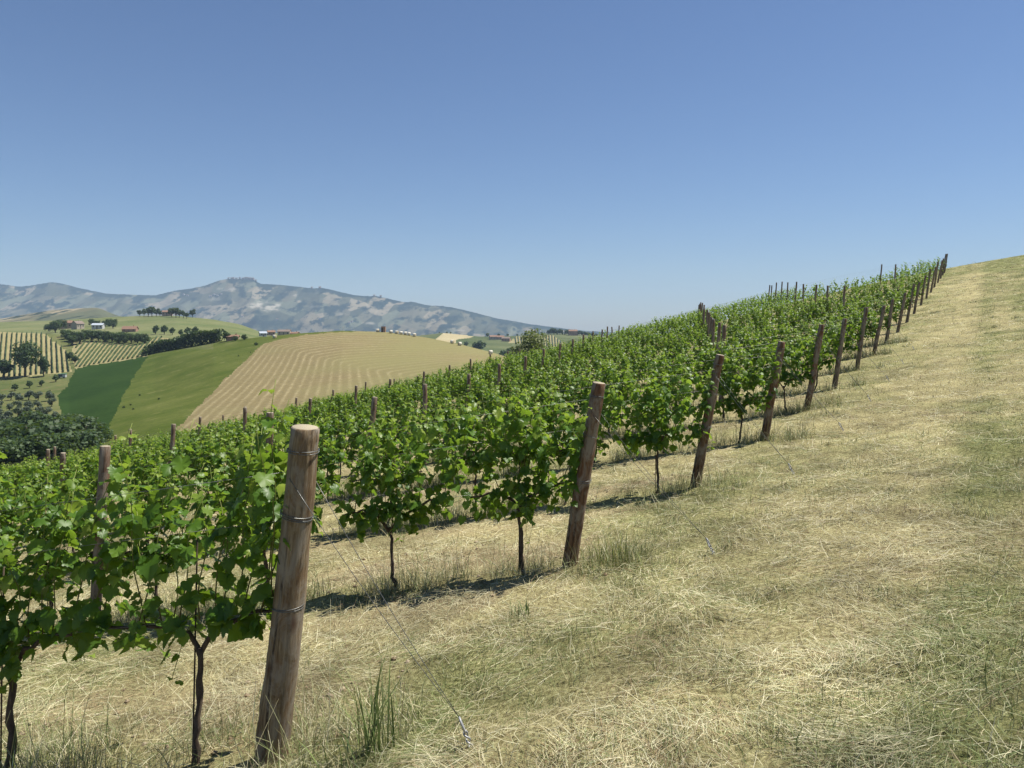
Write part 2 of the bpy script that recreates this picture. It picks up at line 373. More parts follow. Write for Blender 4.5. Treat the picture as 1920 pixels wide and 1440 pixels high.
# straw field with swaths left by the mower
m, nt, b, o = mat("straw_field"); p = wpos(nt)
sw = attr(nt, "swath").outputs["Fac"]
sw = math_(nt, 'ADD', sw, math_(nt, 'MULTIPLY', noise(nt, 0.03, 4, 0.7, p), 0.3))
wv = math_(nt, 'SINE', math_(nt, 'MULTIPLY', sw, 2 * math.pi / 2.7)); wv = math_(nt, 'MULTIPLY_ADD', wv, 0.5); wv.node.inputs[2].default_value = 0.5; wv = math_(nt, 'POWER', wv, 2.2); wv = math_(nt, 'MULTIPLY', wv, math_(nt, 'MULTIPLY', noise(nt, 0.05, 4, 0.7, p), 2.0))
g = noise(nt, 0.9, 5, 0.7, p); l = noise(nt, 0.02, 4, 0.6, p)
h = math_(nt, 'ADD', math_(nt, 'MULTIPLY', wv, 0.17), math_(nt, 'MULTIPLY', g, 0.92))
c = ramp(nt, h, [(0.28, (0.145, 0.116, 0.060)), (0.55, (0.200, 0.163, 0.086)), (0.85, (0.345, 0.29, 0.17))])
c = mix(nt, ramp(nt, math_(nt, 'ADD', math_(nt, 'MULTIPLY', l, 1.0), math_(nt, 'MULTIPLY', attr(nt, "low").outputs["Fac"], 0.35)), [(0.5, (0, 0, 0)), (0.85, (0.65, 0.65, 0.65))]), c, (0.20, 0.19, 0.085))
nt.links.new(c, b.inputs["Base Color"]); bump(nt, b, h, 0.5, 0.3); b.inputs["Specular IOR Level"].default_value = 0.0; M["straw_field"] = m

mid = Sheet([(-600, [(905, 110), (830, 200), (760, 300), (700, 400), (622, 540)]), (0, [(905, 110), (830, 200), (760, 300), (700, 400), (622, 540)]),
             (130, [(895, 110), (820, 200), (755, 300), (695, 400), (628, 540)]), (200, [(885, 110), (800, 200), (740, 300), (690, 390), (636, 520)]),
             (290, [(870, 110), (780, 200), (725, 300), (668, 400), (632, 500)]), (400, [(855, 110), (760, 200), (700, 290), (665, 350), (641, 420)]),
             (470, [(845, 110), (750, 200), (695, 280), (655, 350), (634, 400)]), (560, [(825, 110), (740, 200), (690, 270), (650, 330), (625, 390)]),
             (640, [(800, 115), (730, 200), (685, 260), (648, 320), (620, 390)]), (720, [(790, 118), (720, 200), (680, 260), (648, 320), (622, 390)]),
             (800, [(770, 120), (710, 200), (680, 250), (655, 310), (633, 370)]), (860, [(755, 125), (700, 200), (680, 240), (662, 300), (645, 350)]),
             (920, [(745, 130), (700, 200), (685, 240), (674, 280), (660, 330)]), (1000, [(735, 130), (705, 180), (697, 210), (690, 250), (684, 290)]),
             (1400, [(770, 130), (750, 180), (740, 210), (735, 250), (730, 290)])], 2.5, 120, -600, 1400)
x, y = mid.cx, mid.cy; jx = x + 3.5 * vnoise(x, y, 9, 41, 3); jy = y + 1.0 * vnoise(x, y, 7, 42, 2)
k_straw = inside([(300, 1000), (300, 840), (335, 800), (420, 713), (487, 648), (525, 636), (575, 627.5), (640, 622.5), (690, 621), (730, 500), (1600, 500), (1600, 1000)], jx, jy)
k_dark = inside([(281, 667), (255, 697), (228, 748), (205, 800), (185, 860), (170, 1000), (120, 1000), (120, 800), (108, 742), (128, 722), (140, 692), (180, 684)], jx, jy) & ~k_straw
k_p1 = inside([(-700, 500), (84, 500), (84, 626), (110, 645), (126, 660), (135, 697), (60, 705), (0, 710), (-700, 714)], jx, jy)
k_p2 = inside([(137, 642), (165, 639), (230, 646), (268, 647), (300, 629), (332, 628), (290, 650), (272, 666), (285, 667), (180, 684), (140, 692)], jx, jy) & ~k_dark
k_mead = (x > 150) & ~k_straw & ~k_dark & ~k_p2 & ((y > 655) | (x > 400)) & ~inside([(100, 500), (278, 500), (278, 666), (140, 690), (100, 700)], x, y)
k_rest = ~(k_straw | k_dark | k_p1 | k_p2 | k_mead)
def swath(V):
    X, Z = V[:, 0], V[:, 1]
    L1 = (X + 76) * 0.978 + (Z - 180) * 0.207; L2 = (388 - Z + 0.35 * (X + 63)) * 0.30
    k = 0.7; v = -np.log(np.exp(-L1 / k) + np.exp(-L2 / k)) * k
    return {"swath": v, "low": np.clip((L1 - 22) / 40, 0, 1)}
mid.emit("straw_field", k_straw, M["straw_field"], "mown straw coloured hillside field with curving swath lines", swath)
mid.emit("clover_field", k_dark, M["clover"], "dark green crop field on the opposite slope")
mid.emit("grass_field", k_mead, M["meadow"], "mid green grass field beside the straw field")
mid.emit("vineyard_plot", k_p1, M["plot_soil"], "pale soil plot under upright far vine rows")
mid.emit("vineyard_plot", k_p2, M["plot_soil"], "pale soil plot under slanting far vine rows")
mid.emit("slope", k_rest, M["rough"], "rough grassy slope round the farm and olive grove")

far = Sheet([(-900, [(645, 540), (625, 700), (612, 900), (604, 1000)]), (0, [(645, 540), (625, 700), (611, 900), (604, 1000)]), (100, [(645, 540), (622, 700), (607, 900), (601, 1000)]),
             (200, [(645, 540), (620, 680), (603, 850), (595, 1000)]), (270, [(645, 530), (620, 660), (601, 820), (592, 950)]), (330, [(645, 520), (620, 650), (600, 800), (592, 900)]),
             (400, [(648, 500), (625, 650), (608, 800), (599, 900)]), (450, [(646, 500), (628, 650), (615, 800), (608, 900)]), (490, [(646, 500), (634, 650), (628, 780), (623, 880)]),
             (560, [(645, 500), (636, 650), (632, 780), (627, 880)]), (760, [(655, 500), (648, 650), (642, 780), (636, 880)])], 4, 40, -900, 760, (1.2, -25))
far.emit("farm_hill", np.ones_like(far.cx, bool), M["farm_green"], "pale green hill slope below the hilltop farm")
east = Sheet([(700, [(660, 600), (645, 900), (636, 1200), (632, 1500)]), (780, [(665, 600), (648, 900), (638, 1200), (630, 1500)]), (830, [(670, 600), (652, 900), (641, 1200), (624, 1500)]),
              (900, [(682, 600), (662, 900), (648, 1200), (631, 1500)]), (960, [(692, 600), (670, 900), (650, 1200), (630, 1500)]), (1040, [(692, 600), (670, 900), (648, 1200), (625, 1500)]),
              (1090, [(692, 600), (668, 900), (645, 1200), (627, 1500)]), (1150, [(692, 600), (668, 900), (646, 1200), (634, 1500)]), (1700, [(700, 600), (680, 900), (660, 1200), (650, 1500)])], 2.5, 50, 700, 1700, (1.3, -40))
kb = inside([(811, 641), (832, 624), (850, 625), (888, 631), (880, 634), (857, 636), (852, 646), (830, 642)], east.cx, east.cy)
kv = inside([(952, 643), (968, 631), (1036, 627.5), (1062, 648), (1045, 651), (1000, 645)], east.cx, east.cy)
ks = inside([(926, 615), (930, 619), (962, 631), (950, 632)], east.cx, east.cy)
east.emit("stubble_field", kb, M["pale_field"], "pale stubble field on the low hill across the valley")
east.emit("vineyard_plot", kv, M["plot_soil"], "pale domed vineyard plot with fine dark vine rows")
east.emit("valley_slope", ~(kb | kv), M["valley_green"], "hazy green valley slope behind the vineyard")

# mountains
def patch_mat(name, forest, fields, scale, fbias, bare=None):
    m, nt, b, o = mat(name); p0 = wpos(nt, (1.0, 0.25, 1.3)); w = noise(nt, 0.0025, 4, 0.6, p0)
    mp = N(nt, "VectorMath"); mp.operation = 'ADD'; nw = N(nt, "TexNoise"); nw.inputs["Scale"].default_value = 0.003; nt.links.new(p0, nw.inputs["Vector"])
    sc = N(nt, "VectorMath"); sc.operation = 'SCALE'; sc.inputs[3].default_value = 60; nt.links.new(nw.outputs["Color"], sc.inputs[0])
    nt.links.new(p0, mp.inputs[0]); nt.links.new(sc.outputs[0], mp.inputs[1])
    vo = N(nt, "TexVoronoi"); vo.inputs["Scale"].default_value = scale; vo.inputs["Randomness"].default_value = 0.95; nt.links.new(mp.outputs[0], vo.inputs["Vector"])
    sp = N(nt, "SeparateColor"); nt.links.new(vo.outputs["Color"], sp.inputs[0])
    c = ramp(nt, sp.outputs[0], [(i / len(fields), f) for i, f in enumerate(fields)], 'CONSTANT')
    g = noise(nt, 0.012, 6, 0.7, p0); c = mix(nt, 0.5, c, ramp(nt, g, [(0.3, (0.5, 0.5, 0.5)), (0.7, (1.2, 1.2, 1.15))]), 'MULTIPLY')
    fm = math_(nt, 'ADD', math_(nt, 'MULTIPLY', noise(nt, 0.011, 6, 0.7, mp.outputs[0]), 1.0), math_(nt, 'MULTIPLY', attr(nt, "wood").outputs["Fac"], 0.25))
    c = mix(nt, ramp(nt, fm, [(fbias, (0, 0, 0)), (fbias + 0.05, (1, 1, 1))]), c, forest)
    if bare: c = mix(nt, attr(nt, "bare").outputs["Fac"], c, bare)
    nt.links.new(c, b.inputs["Base Color"]); b.inputs["Roughness"].default_value = 1.0; b.inputs["Specular IOR Level"].default_value = 0.0; return m
FIELDS = [(0.065, 0.068, 0.04), (0.115, 0.105, 0.066), (0.085, 0.084, 0.05), (0.19, 0.16, 0.105), (0.12, 0.125, 0.08), (0.052, 0.058, 0.036), (0.23, 0.195, 0.135), (0.15, 0.13, 0.085)]
M["mountain"] = patch_mat("mountain", (0.010, 0.020, 0.014), FIELDS, 0.0085, 0.492, (0.33, 0.30, 0.24))
M["foothill"] = patch_mat("foothill", (0.022, 0.034, 0.02), [(0.13, 0.12, 0.065), (0.24, 0.205, 0.125), (0.10, 0.105, 0.055), (0.29, 0.24, 0.15), (0.17, 0.15, 0.085)], 0.014, 0.51)
TOP = [(-900, 560), (-200, 548), (0, 533), (40, 538), (62, 535), (98, 529), (118, 532), (150, 541), (200, 551), (250, 553), (292, 554), (330, 545), (360, 541), (384, 536), (408, 527), (420, 524.5), (430, 523), (447, 523.5), (455, 523),
       (478, 525), (484, 532), (520, 534), (540, 536), (560, 538), (585, 541), (605, 540), (622, 544), (660, 553), (690, 556), (705, 555), (735, 562), (760, 567), (775, 566), (800, 573), (830, 574), (860, 579), (900, 589), (930, 597), (960, 602), (1000, 609), (1040, 614), (1100, 621), (1200, 626), (1500, 632)]
def mrough(px, y, z, s):
    n = vnoise(px, y * 1.2, 90, 51, 3); ridge = 1 - np.abs(vnoise(px + y * 1.3, y * 0.6, 60, 52, 3)) * 1.6
    k = np.sin(np.clip(s, 0, 1) * math.pi) ** 0.7
    z = z * (1 + 0.012 * n * k + 0.016 * ridge * k); y = y + k * 4.0 * ridge + k * 1.6 * vnoise(px + 0.5 * y, y * 0.35, 16, 55, 3)
    y = y - (s > 0.985) * 0.9 * np.abs(vnoise(px, 0 * px, 5, 53, 3))
    return y, z
mtn = Sheet([(px, [(max(640, t + 20), 5350), (t + (628 - t) * 0.72, 5550), (t + (628 - t) * 0.40, 5850), (t, 6300)]) for px, t in TOP], 3.0, 90, -900, 1500, (1.3, -250), mrough)
def mattr(V):
    px = CX + V[:, 0] / V[:, 1] * F; y = HY - V[:, 2] / V[:, 1] * F
    bare = np.zeros(len(V))
    for (cx, cy, rx, ry, s) in [(484, 572, 26, 8, 1), (508, 577, 20, 9, 1), (520, 572, 10, 6, .9), (434, 543, 18, 4, .8), (415, 541, 12, 3, .7), (552, 554, 7, 3, .7), (402, 561, 16, 5, .5), (860, 620, 14, 6, .5), (690, 606, 14, 4, .5), (640, 590, 12, 4, .4), (590, 575, 14, 4, .3)]:
        bare = np.maximum(bare, s * np.clip(1.25 - 1.5 * np.hypot((px - cx) / rx, (y - cy) / ry) + 0.9 * vnoise(px, y * 2, 5, 61, 3), 0, 1))
    top = np.interp(px, [t[0] for t in TOP], [t[1] for t in TOP])
    return {"bare": bare, "wood": np.clip(0.55 - (y - top) / 12 + 0.5 * vnoise(px, y * 2, 16, 62, 3), -0.1, 0.6)}
mtn.emit("mountain_ridge", np.ones_like(mtn.cx, bool), M["mountain"], "hazy blue mountain ridge with field patches and a village on top", mattr)
lowh = Sheet([(-900, [(625, 1500), (612, 1800), (600, 2100), (590, 2300)]), (0, [(625, 1500), (612, 1800), (603, 2100), (598, 2300)]), (50, [(625, 1500), (612, 1800), (600, 2100), (589, 2300)]),
              (100, [(625, 1500), (610, 1800), (595, 2100), (581, 2300)]), (150, [(625, 1500), (608, 1800), (592, 2100), (578, 2300)]), (185, [(625, 1500), (606, 1800), (590, 2100), (577, 2300)]),
              (220, [(625, 1500), (610, 1800), (600, 2100), (592, 2300)]), (270, [(625, 1500), (615, 1800), (608, 2100), (602, 2300)]), (420, [(630, 1500), (625, 1800), (620, 2100), (616, 2300)])], 4, 30, -900, 420, (1.3, -60))
lowh.emit("foothill", np.ones_like(lowh.cx, bool), M["foothill"], "pale rolling foothill below the mountain ridge", lambda V: {"wood": np.zeros(len(V))})
# plain under everything, out to the horizon
pm = field_mat("plain", (0.10, 0.12, 0.06), (0.2, 0.2, 0.11), 0.003, 0.02)
nn = 40; gx2, gz2 = np.meshgrid(np.linspace(-8800, 8800, nn), np.linspace(-600, 8800, nn))
i2 = np.arange(nn - 1)[:, None] * nn + np.arange(nn - 1)[None]
tag(build("valley_floor", np.stack([gx2, gz2, -120 + 6 * vnoise(gx2, gz2, 900, 71, 2)], -1).reshape(-1, 3), np.stack([i2, i2 + 1, i2 + nn + 1, i2 + nn], -1).reshape(-1, 4), pm), "valley floor out to the horizon", kind="structure")

# ------------------------------------------------------------------ leaves
HALF = np.array([(0.10, -0.15), (0.24, -0.19), (0.35, -0.11), (0.47, 0.01), (0.43, 0.11), (0.54, 0.22), (0.55, 0.36), (0.45, 0.38), (0.40, 0.47), (0.37, 0.62), (0.26, 0.65), (0.15, 0.80)])
def leaf_template(hi):
    if hi:
        R = HALF; out = np.concatenate([[(0, 0)], R, [(0, 0.95)], (R * [-1, 1])[::-1]])
    else:
        R = np.array([(0.34, -0.1), (0.52, 0.3), (0.26, 0.72)]); out = np.concatenate([[(0, -0.02)], R, [(0, 0.95)], (R * [-1, 1])[::-1]])
    n = len(out); xy = np.concatenate([out, [(0, 0.32)]])
    tri = np.stack([np.arange(n), (np.arange(n) + 1) % n, np.full(n, n)], -1)
    return xy, tri
LT = {True: leaf_template(True), False: leaf_template(False)}
def leaves(P, Mid, Nor, size, tint, hi, r):
    """leaf blades at P, midrib Mid, upper side Nor; returns verts, tris, tint"""
    xy, tri = LT[hi]; n = len(P); k = len(xy)
    Mid = Mid / np.linalg.norm(Mid, axis=1)[:, None]
    S = np.cross(Mid, Nor); S /= np.linalg.norm(S, axis=1)[:, None] + 1e-9; Nn = np.cross(S, Mid)
    fold = r.uniform(-0.35, 0.75, n); curl = r.uniform(-0.5, 0.9, n)
    x = xy[None, :, 0]; y = xy[None, :, 1]
    z = fold[:, None] * np.abs(x) * 0.8 - curl[:, None] * (y - 0.2) ** 2 - 0.35 * x ** 2 + r.normal(0, 0.04, (n, k))
    V = P[:, None] + size[:, None, None] * (x[..., None] * S[:, None] + y[..., None] * Mid[:, None] + z[..., None] * Nn[:, None])
    T = (np.arange(n)[:, None, None] * k + tri[None]).reshape(-1, 3)
    return V.reshape(-1, 3), T, np.repeat(tint, k)

SL = -0.175                                # fall of the ground along a row (local +x)
def vine_parts(seed, n_shoot=13, lpm=17, hi=True, half=0.53, sparse=1.0, big=1.0, tall=1.0, extra=(), drop=0.17):
    """trunk, shoots and leaves of one vine; local x runs along the row"""
    r = np.random.default_rng(seed)
    tb = Bag(); fk = r.uniform(0.52, 0.62); wz = 0.72
    a = r.normal(0, 0.03, 2)
    tp = np.array([[0, 0, -0.12], [0.01, 0, 0.02], [a[0] * 0.6, a[1] * 0.5, fk * 0.35], [a[0] + r.normal(0, .012), a[1], fk * 0.7], [a[0], a[1], fk]])
    t = np.linspace(0, 4, 14); tp = np.stack([np.interp(t, np.arange(5), tp[:, i]) for i in range(3)], 1); tp[2:-1, :2] += r.normal(0, 0.006, (11, 2))
    tb.add(*tube(tp, np.linspace(0.020, 0.015, 14) * r.uniform(0.85, 1.15) * (1 + 0.12 * r.normal(size=14)), 8))
    for s in (-1, 1):
        L = half * r.uniform(0.9, 1.05)
        ap = np.array([[a[0], a[1], fk - 0.03], [a[0] + s * 0.07, a[1] * .7, fk + 0.07], [s * 0.2, 0, wz - 0.02], [s * L * 0.65, 0.01, wz + 0.01], [s * L, 0, wz]])
        tt = np.linspace(0, 4, 13); ap = np.stack([np.interp(tt, np.arange(5), ap[:, i]) for i in range(3)], 1); ap[:, 1:] += r.normal(0, 0.006, (13, 2))
        ap[:, 2] += SL * ap[:, 0]; tb.add(*tube(ap, np.linspace(0.015, 0.008, 13), 6))
    sb = Bag(); LP, LM, LN, LS, LTt = [], [], [], [], []
    for i in range(n_shoot + len(extra)):
        x0 = -1 + (i + r.uniform(0.2, 0.8)) * 2 / n_shoot; x0 = math.copysign(abs(x0) ** 1.35, x0) * half * 0.97; L = tall * r.uniform(0.55, 1.02) * (1.22 if r.random() < 0.16 else 1)
        L = min(L, 1.10)
        if i >= n_shoot: x0, L = extra[i - n_shoot]
        dx, dy = r.normal(0, 0.11) + 0.17 * x0 / half, r.normal(0, 0.11); base = np.array([x0, r.normal(0, 0.02), wz])
        u = np.linspace(0, 1, 8)[:, None]
        sp = base + u * np.array([dx, dy, L]) + (u ** 2) * np.array([r.normal(0, 0.1), r.normal(0, 0.14), -0.10 * L * r.random()]); sp[:, 0] += 0.02 * np.sin(u[:, 0] * 9 + i)
        spw = sp.copy(); spw[:, 2] += SL * spw[:, 0]
        if i % 5 != 2: sb.add(*tube(spw, np.linspace(0.0048, 0.0018, 8) * (1.0 if hi else 1.5), 4), tint=np.repeat(np.linspace(0.15, 0.9, 8), 4))
        if i % 5 == 2:                      # a lateral that hangs below the cordon
            L = r.uniform(0.18, 0.34); sp = base + u * np.array([dx, dy * 1.5, 0.05]) + (u ** 2) * np.array([0, dy, -L - 0.05]); spw = sp.copy(); spw[:, 2] += SL * spw[:, 0]
            sb.add(*tube(spw, 0.002, 4), tint=0.5); L *= 1.4
        nl = max(4, int(L * lpm * sparse))
        for k in range(nl):
            f = (k + r.random()) / nl; j = f * 7; j0 = min(int(j), 6); pt = sp[j0] + (sp[j0 + 1] - sp[j0]) * (j - j0)
            reps = 1 + (r.random() < 0.5 * sparse) + (f < 0.55 and r.random() < 0.85 * sparse) + (f < 0.25 and r.random() < 0.6 * sparse)
            for _ in range(reps):
                az = (1 if r.random() < 0.5 else -1) * (math.pi / 2) + r.normal(0, 0.75)
                out = np.array([math.cos(az), math.sin(az), 0]); pl = r.uniform(0.03, 0.12) * (1 - 0.55 * f)
                tip = max(0, (f - 0.78) / 0.22)
                P = pt + out * pl + np.array([0, 0, r.uniform(-0.04, 0.03) - r.uniform(0.0, drop) * (f < 0.28)])
                droop = r.uniform(0.2, 1.3) * (1 - 0.7 * tip)
                LP.append(P); LM.append(out * 0.8 + np.array([r.normal(0, .3), r.normal(0, .2), -droop]))
                LN.append(out * r.uniform(0.1, 0.9) + np.array([r.normal(0, .25), r.normal(0, .25), 1.0]))
                LS.append(big * (r.triangular(0.045, 0.085, 0.125) * (1 - 0.62 * tip) * (0.8 if _ else 1.0)))
                LTt.append(np.clip(0.12 + 0.42 * r.random() + 0.22 * f + 0.42 * tip + (0.4 if r.random() < .07 else 0), 0, 1))
    LP = np.array(LP); LP[:, 2] += SL * LP[:, 0]
    return tb, sb, (LP, np.array(LM), np.array(LN), np.array(LS), np.array(LTt)), r

def vine_meshes(seed, **k):
    tb, sb, lv, r = vine_parts(seed, **k)
    st = Bag(); st.add(*tube(np.array([[0.045, 0.02, -0.15], [0.043, 0.022, 0.5], [0.04, 0.02, 1.12]]), 0.0045, 6))
    root = empty("grapevine", (0, 0, 0))
    tb.obj("trunk", M["bark"], root); st.obj("support_stake", M["bark"], root)
    V, T, ti = leaves(*lv, True, r)
    fol = build("foliage", V, T, M["vine_leaf"], root, tint=ti)
    sb.obj("shoots", M["shoot"], fol)
    return root
protos = [vine_meshes(100 + i, n_shoot=15, lpm=25, tall=0.88) for i in range(6)]
thin = [vine_meshes(200, n_shoot=13, lpm=19, sparse=0.8, big=1.0, tall=1.10, drop=0.09, extra=((-0.40, 1.22), (-0.28, 1.12), (0.35, 1.15)))]
lush = [vine_meshes(210 + i, n_shoot=17, lpm=23, tall=1.18, half=0.62, drop=0.09, sparse=0.9) for i in range(1)]

# ------------------------------------------------------------------ placing the vines
ROT = math.atan2(RD[1], RD[0])
cand = []
for n, (px, pz) in enumerate(ROWS):
    k = 0; tmax = 75
    while 0.42 + 1.2 * k < tmax:
        t = 0.42 + (1.09 if n == 0 else 1.2) * k + rng.normal(0, 0.03); X = px + RD[0] * t; Z = pz + RD[1] * t; k += 1
        h = float(gh(X, Z)); sx = CX + X / Z * F; ytop = HY - (h + 1.38) / Z * F
        if sx < -420: break
        if ytop < np.interp(sx, EDGE[:, 0], EDGE[:, 1]) - 7: continue
        cand.append((n, k - 1, X, Z, h, sx))
inview = sorted([c for c in cand if c[5] > -60], key=lambda c: c[3])
chosen = set(c[:2] for c in inview[:298]); first_used = set()
GROUPV = "grapevines along the trellis rows"
def vine_label(n, k):
    if (n, k) == (0, 0): return "sparse forked grapevine just left of the thick pale end post"
    if (n, k) == (0, 1): return "leafy grapevine second from the thick pale post in nearest row"
    return f"leafy grapevine, {ordinal(k)} from the end post in the {ordinal(n)} row"
far_bag = []
for (n, k, X, Z, h, sx) in cand:
    if (n, k) in chosen:
        src = thin[0] if (n == 0 and k < 1) else lush[0] if n == 0 else protos[(n * 5 + k * 3 + (k // 4)) % 6]
        o = src if src.name not in first_used else copy_tree(src)
        first_used.add(src.name); first_used.add(o.name)
        o.location = (X, Z, h); fl = -1 if random.random() < 0.5 else 1
        s = random.uniform(0.94, 1.08); o.rotation_euler = (random.gauss(0, 0.03), 0, ROT + random.gauss(0, 0.04)); o.scale = (1, fl, s)
        tag(o, vine_label(n, k), "grapevine", GROUPV)
    else: far_bag.append((X, Z, h))
# the many small vines farther up and down the hill read as one mass
lib = []
for i in range(8):
    tb, sb, lv, r = vine_parts(300 + i, n_shoot=10, lpm=14, hi=False, big=1.3, sparse=0.85, tall=0.88)
    Vl, Tl, tl = leaves(*lv, False, r); Vt = np.concatenate(tb.V); Qt = np.concatenate(tb.Fs[4] if 4 in tb.Fs else [])
    lib.append((Vl, Tl, tl))
FV, FT, Ft, off = [], [], [], 0
cr, sr = math.cos(ROT), math.sin(ROT)
for i, (X, Z, h) in enumerate(far_bag):
    Vl, Tl, tl = lib[(i * 7 + i // 9) % 8]; fl = -1 if rng.random() < 0.5 else 1
    x_ = Vl[:, 0]; y_ = Vl[:, 1] * fl; s = rng.uniform(0.94, 1.1)
    FV.append(np.stack([x_ * cr - y_ * sr + X, x_ * sr + y_ * cr + Z, Vl[:, 2] * s + h], -1)); FT.append(Tl + off); Ft.append(np.clip(tl + rng.normal(0, .05), 0, 1)); off += len(Vl)
print("vines", len(cand), "single", len(chosen), "mass", len(far_bag))
tag(build("vine_foliage", np.concatenate(FV), np.concatenate(FT), M["vine_leaf"], tint=np.concatenate(Ft)), "mass of far vine foliage rising to the skyline", "vines", kind="stuff")

# ------------------------------------------------------------------ posts
def post_mesh(seed, H, r0, r1, n=20, m=26, sink=0.35, knots=True):
    r = np.random.default_rng(seed); z = np.linspace(-sink, H, m); th = np.arange(n) * 2 * math.pi / n
    rad = np.interp(z, [-sink, H], [r0, r1])[:, None] * (1 + 0.025 * vnoise(z * 3, 0 * z + seed, 0.5, seed, 2)[:, None] + 0.02 * np.cos(2 * th + seed)[None] + 0.012 * r.normal(size=(m, n)))
    cx = 0.012 * vnoise(z, 0 * z, 0.6, seed + 3, 2); cy = 0.012 * vnoise(z, 0 * z, 0.6, seed + 4, 2)
    if knots:
        for _ in range(5):
            zk, tk = r.uniform(0.1, H - 0.2), r.uniform(0, 6.28)
            d2 = ((z[:, None] - zk) / 0.035) ** 2 + (((th[None] - tk + math.pi) % (2 * math.pi) - math.pi) / 0.28) ** 2
            rad = rad * (1 + 0.10 * np.exp(-d2))
    V = np.stack([cx[:, None] + rad * np.cos(th), cy[:, None] + rad * np.sin(th), z[:, None] + 0 * rad], -1).reshape(-1, 3)
    i = np.arange(m - 1)[:, None] * n; j = np.arange(n)[None]; k = (j + 1) % n
    Qd = np.stack([i + j, i + k, i + n + k, i + n + j], -1).reshape(-1, 4)
    top = (m - 1) * n + np.arange(n); inner = V[top] * [0.90, 0.90, 1] + [0, 0, 0.006]
    V = np.concatenate([V, inner, [[cx[-1], cy[-1], H + 0.008]]]); b0 = m * n
    rim = np.stack([top, np.roll(top, -1), b0 + (np.arange(n) + 1) % n, b0 + np.arange(n)], -1)
    fan = np.stack([b0 + np.arange(n), b0 + (np.arange(n) + 1) % n, np.full(n, b0 + n)], -1)
    return V, [np.concatenate([Qd, rim]), fan], len(Qd), n
def wire_loop(z, rx, turns, seed, wr=0.0022, slope=0.0):
    r = np.random.default_rng(seed); t = np.linspace(0, turns * 2 * math.pi, int(turns * 26)); R = rx + 0.003
    P = np.stack([R * np.cos(t), R * np.sin(t), z + slope * np.cos(t) * R + 0.009 * np.sin(t * 0.37 + seed) + 0.010 * (t / t[-1] - 0.5)], -1)
    return tube(P, wr, 5)
ENDLEAN = [0.135, 0.165, 0.19, 0.17, 0.17, 0.14, 0.14]
ENDH = [1.71, 1.63, 1.68, 1.65, 1.75, 1.7, 1.78]
ENDR = [0.082, 0.066, 0.062, 0.068, 0.064]
EMAT = ["post_pale", "post_brown", "post_brown", "post_brown", "post_brown", "post_grey"]
ELAB = {0: "thick pale wooden end post, biggest and nearest, bound with three wire loops", 1: "reddish brown leaning end post with bright cut top, second from the camera",
        2: "reddish brown leaning end post, third along the headland", 3: "brown end post half hidden by leaves, fourth along the headland"}
def lean_frame(lean, seed):
    return lean, EQ
for n, (px, pz) in enumerate(ROWS):
    H = ENDH[n] if n < len(ENDH) else 1.72 + random.uniform(-0.1, 0.12); R = ENDR[n] if n < len(ENDR) else 0.062
    lean = ENDLEAN[n] if n < len(ENDLEAN) else 0.15 + random.uniform(-0.03, 0.05)
    h = float(gh(px, pz)); root = empty("end_post", (px, pz, h))
    # lean outwards, towards the headland: rotate about the axis across the lean direction
    root.rotation_mode = 'AXIS_ANGLE'; root.rotation_axis_angle = (lean, -EQ[1], EQ[0], 0)
    V, fs, nq, _ = post_mesh(400 + n, H, R * 1.06, R * 0.86, 22 if n < 3 else 12, 40 if n < 3 else 20)
    idx = np.zeros(sum(len(f) for f in fs), int); idx[len(fs[0]):] = 1
    build("shaft", V, fs, [M[EMAT[min(n, 5)]], M["end_grain"]], root, idx=idx)
    if n < 9:
        for zi, (z, turns, sl_) in enumerate([(H - 0.11, 2.5, 0.05), (H * 0.72 if n else 1.27, 1.6 if n else 3.2, -0.12), (0.77 if n else 0.81, 2.2, 0.10)]):
            Vw, Fw = wire_loop(z, R * np.interp(z, [0, H], [1.06, 0.90]), turns, n * 7 + zi, 0.0024 if n < 3 else 0.003, sl_)
            build("wire_band", Vw, Fw, M["wire"], root)
    tag(root, ELAB.get(n, f"weathered brown end post of the {ordinal(n)} row, leaning to the headland"), "post", "end posts along the headland")

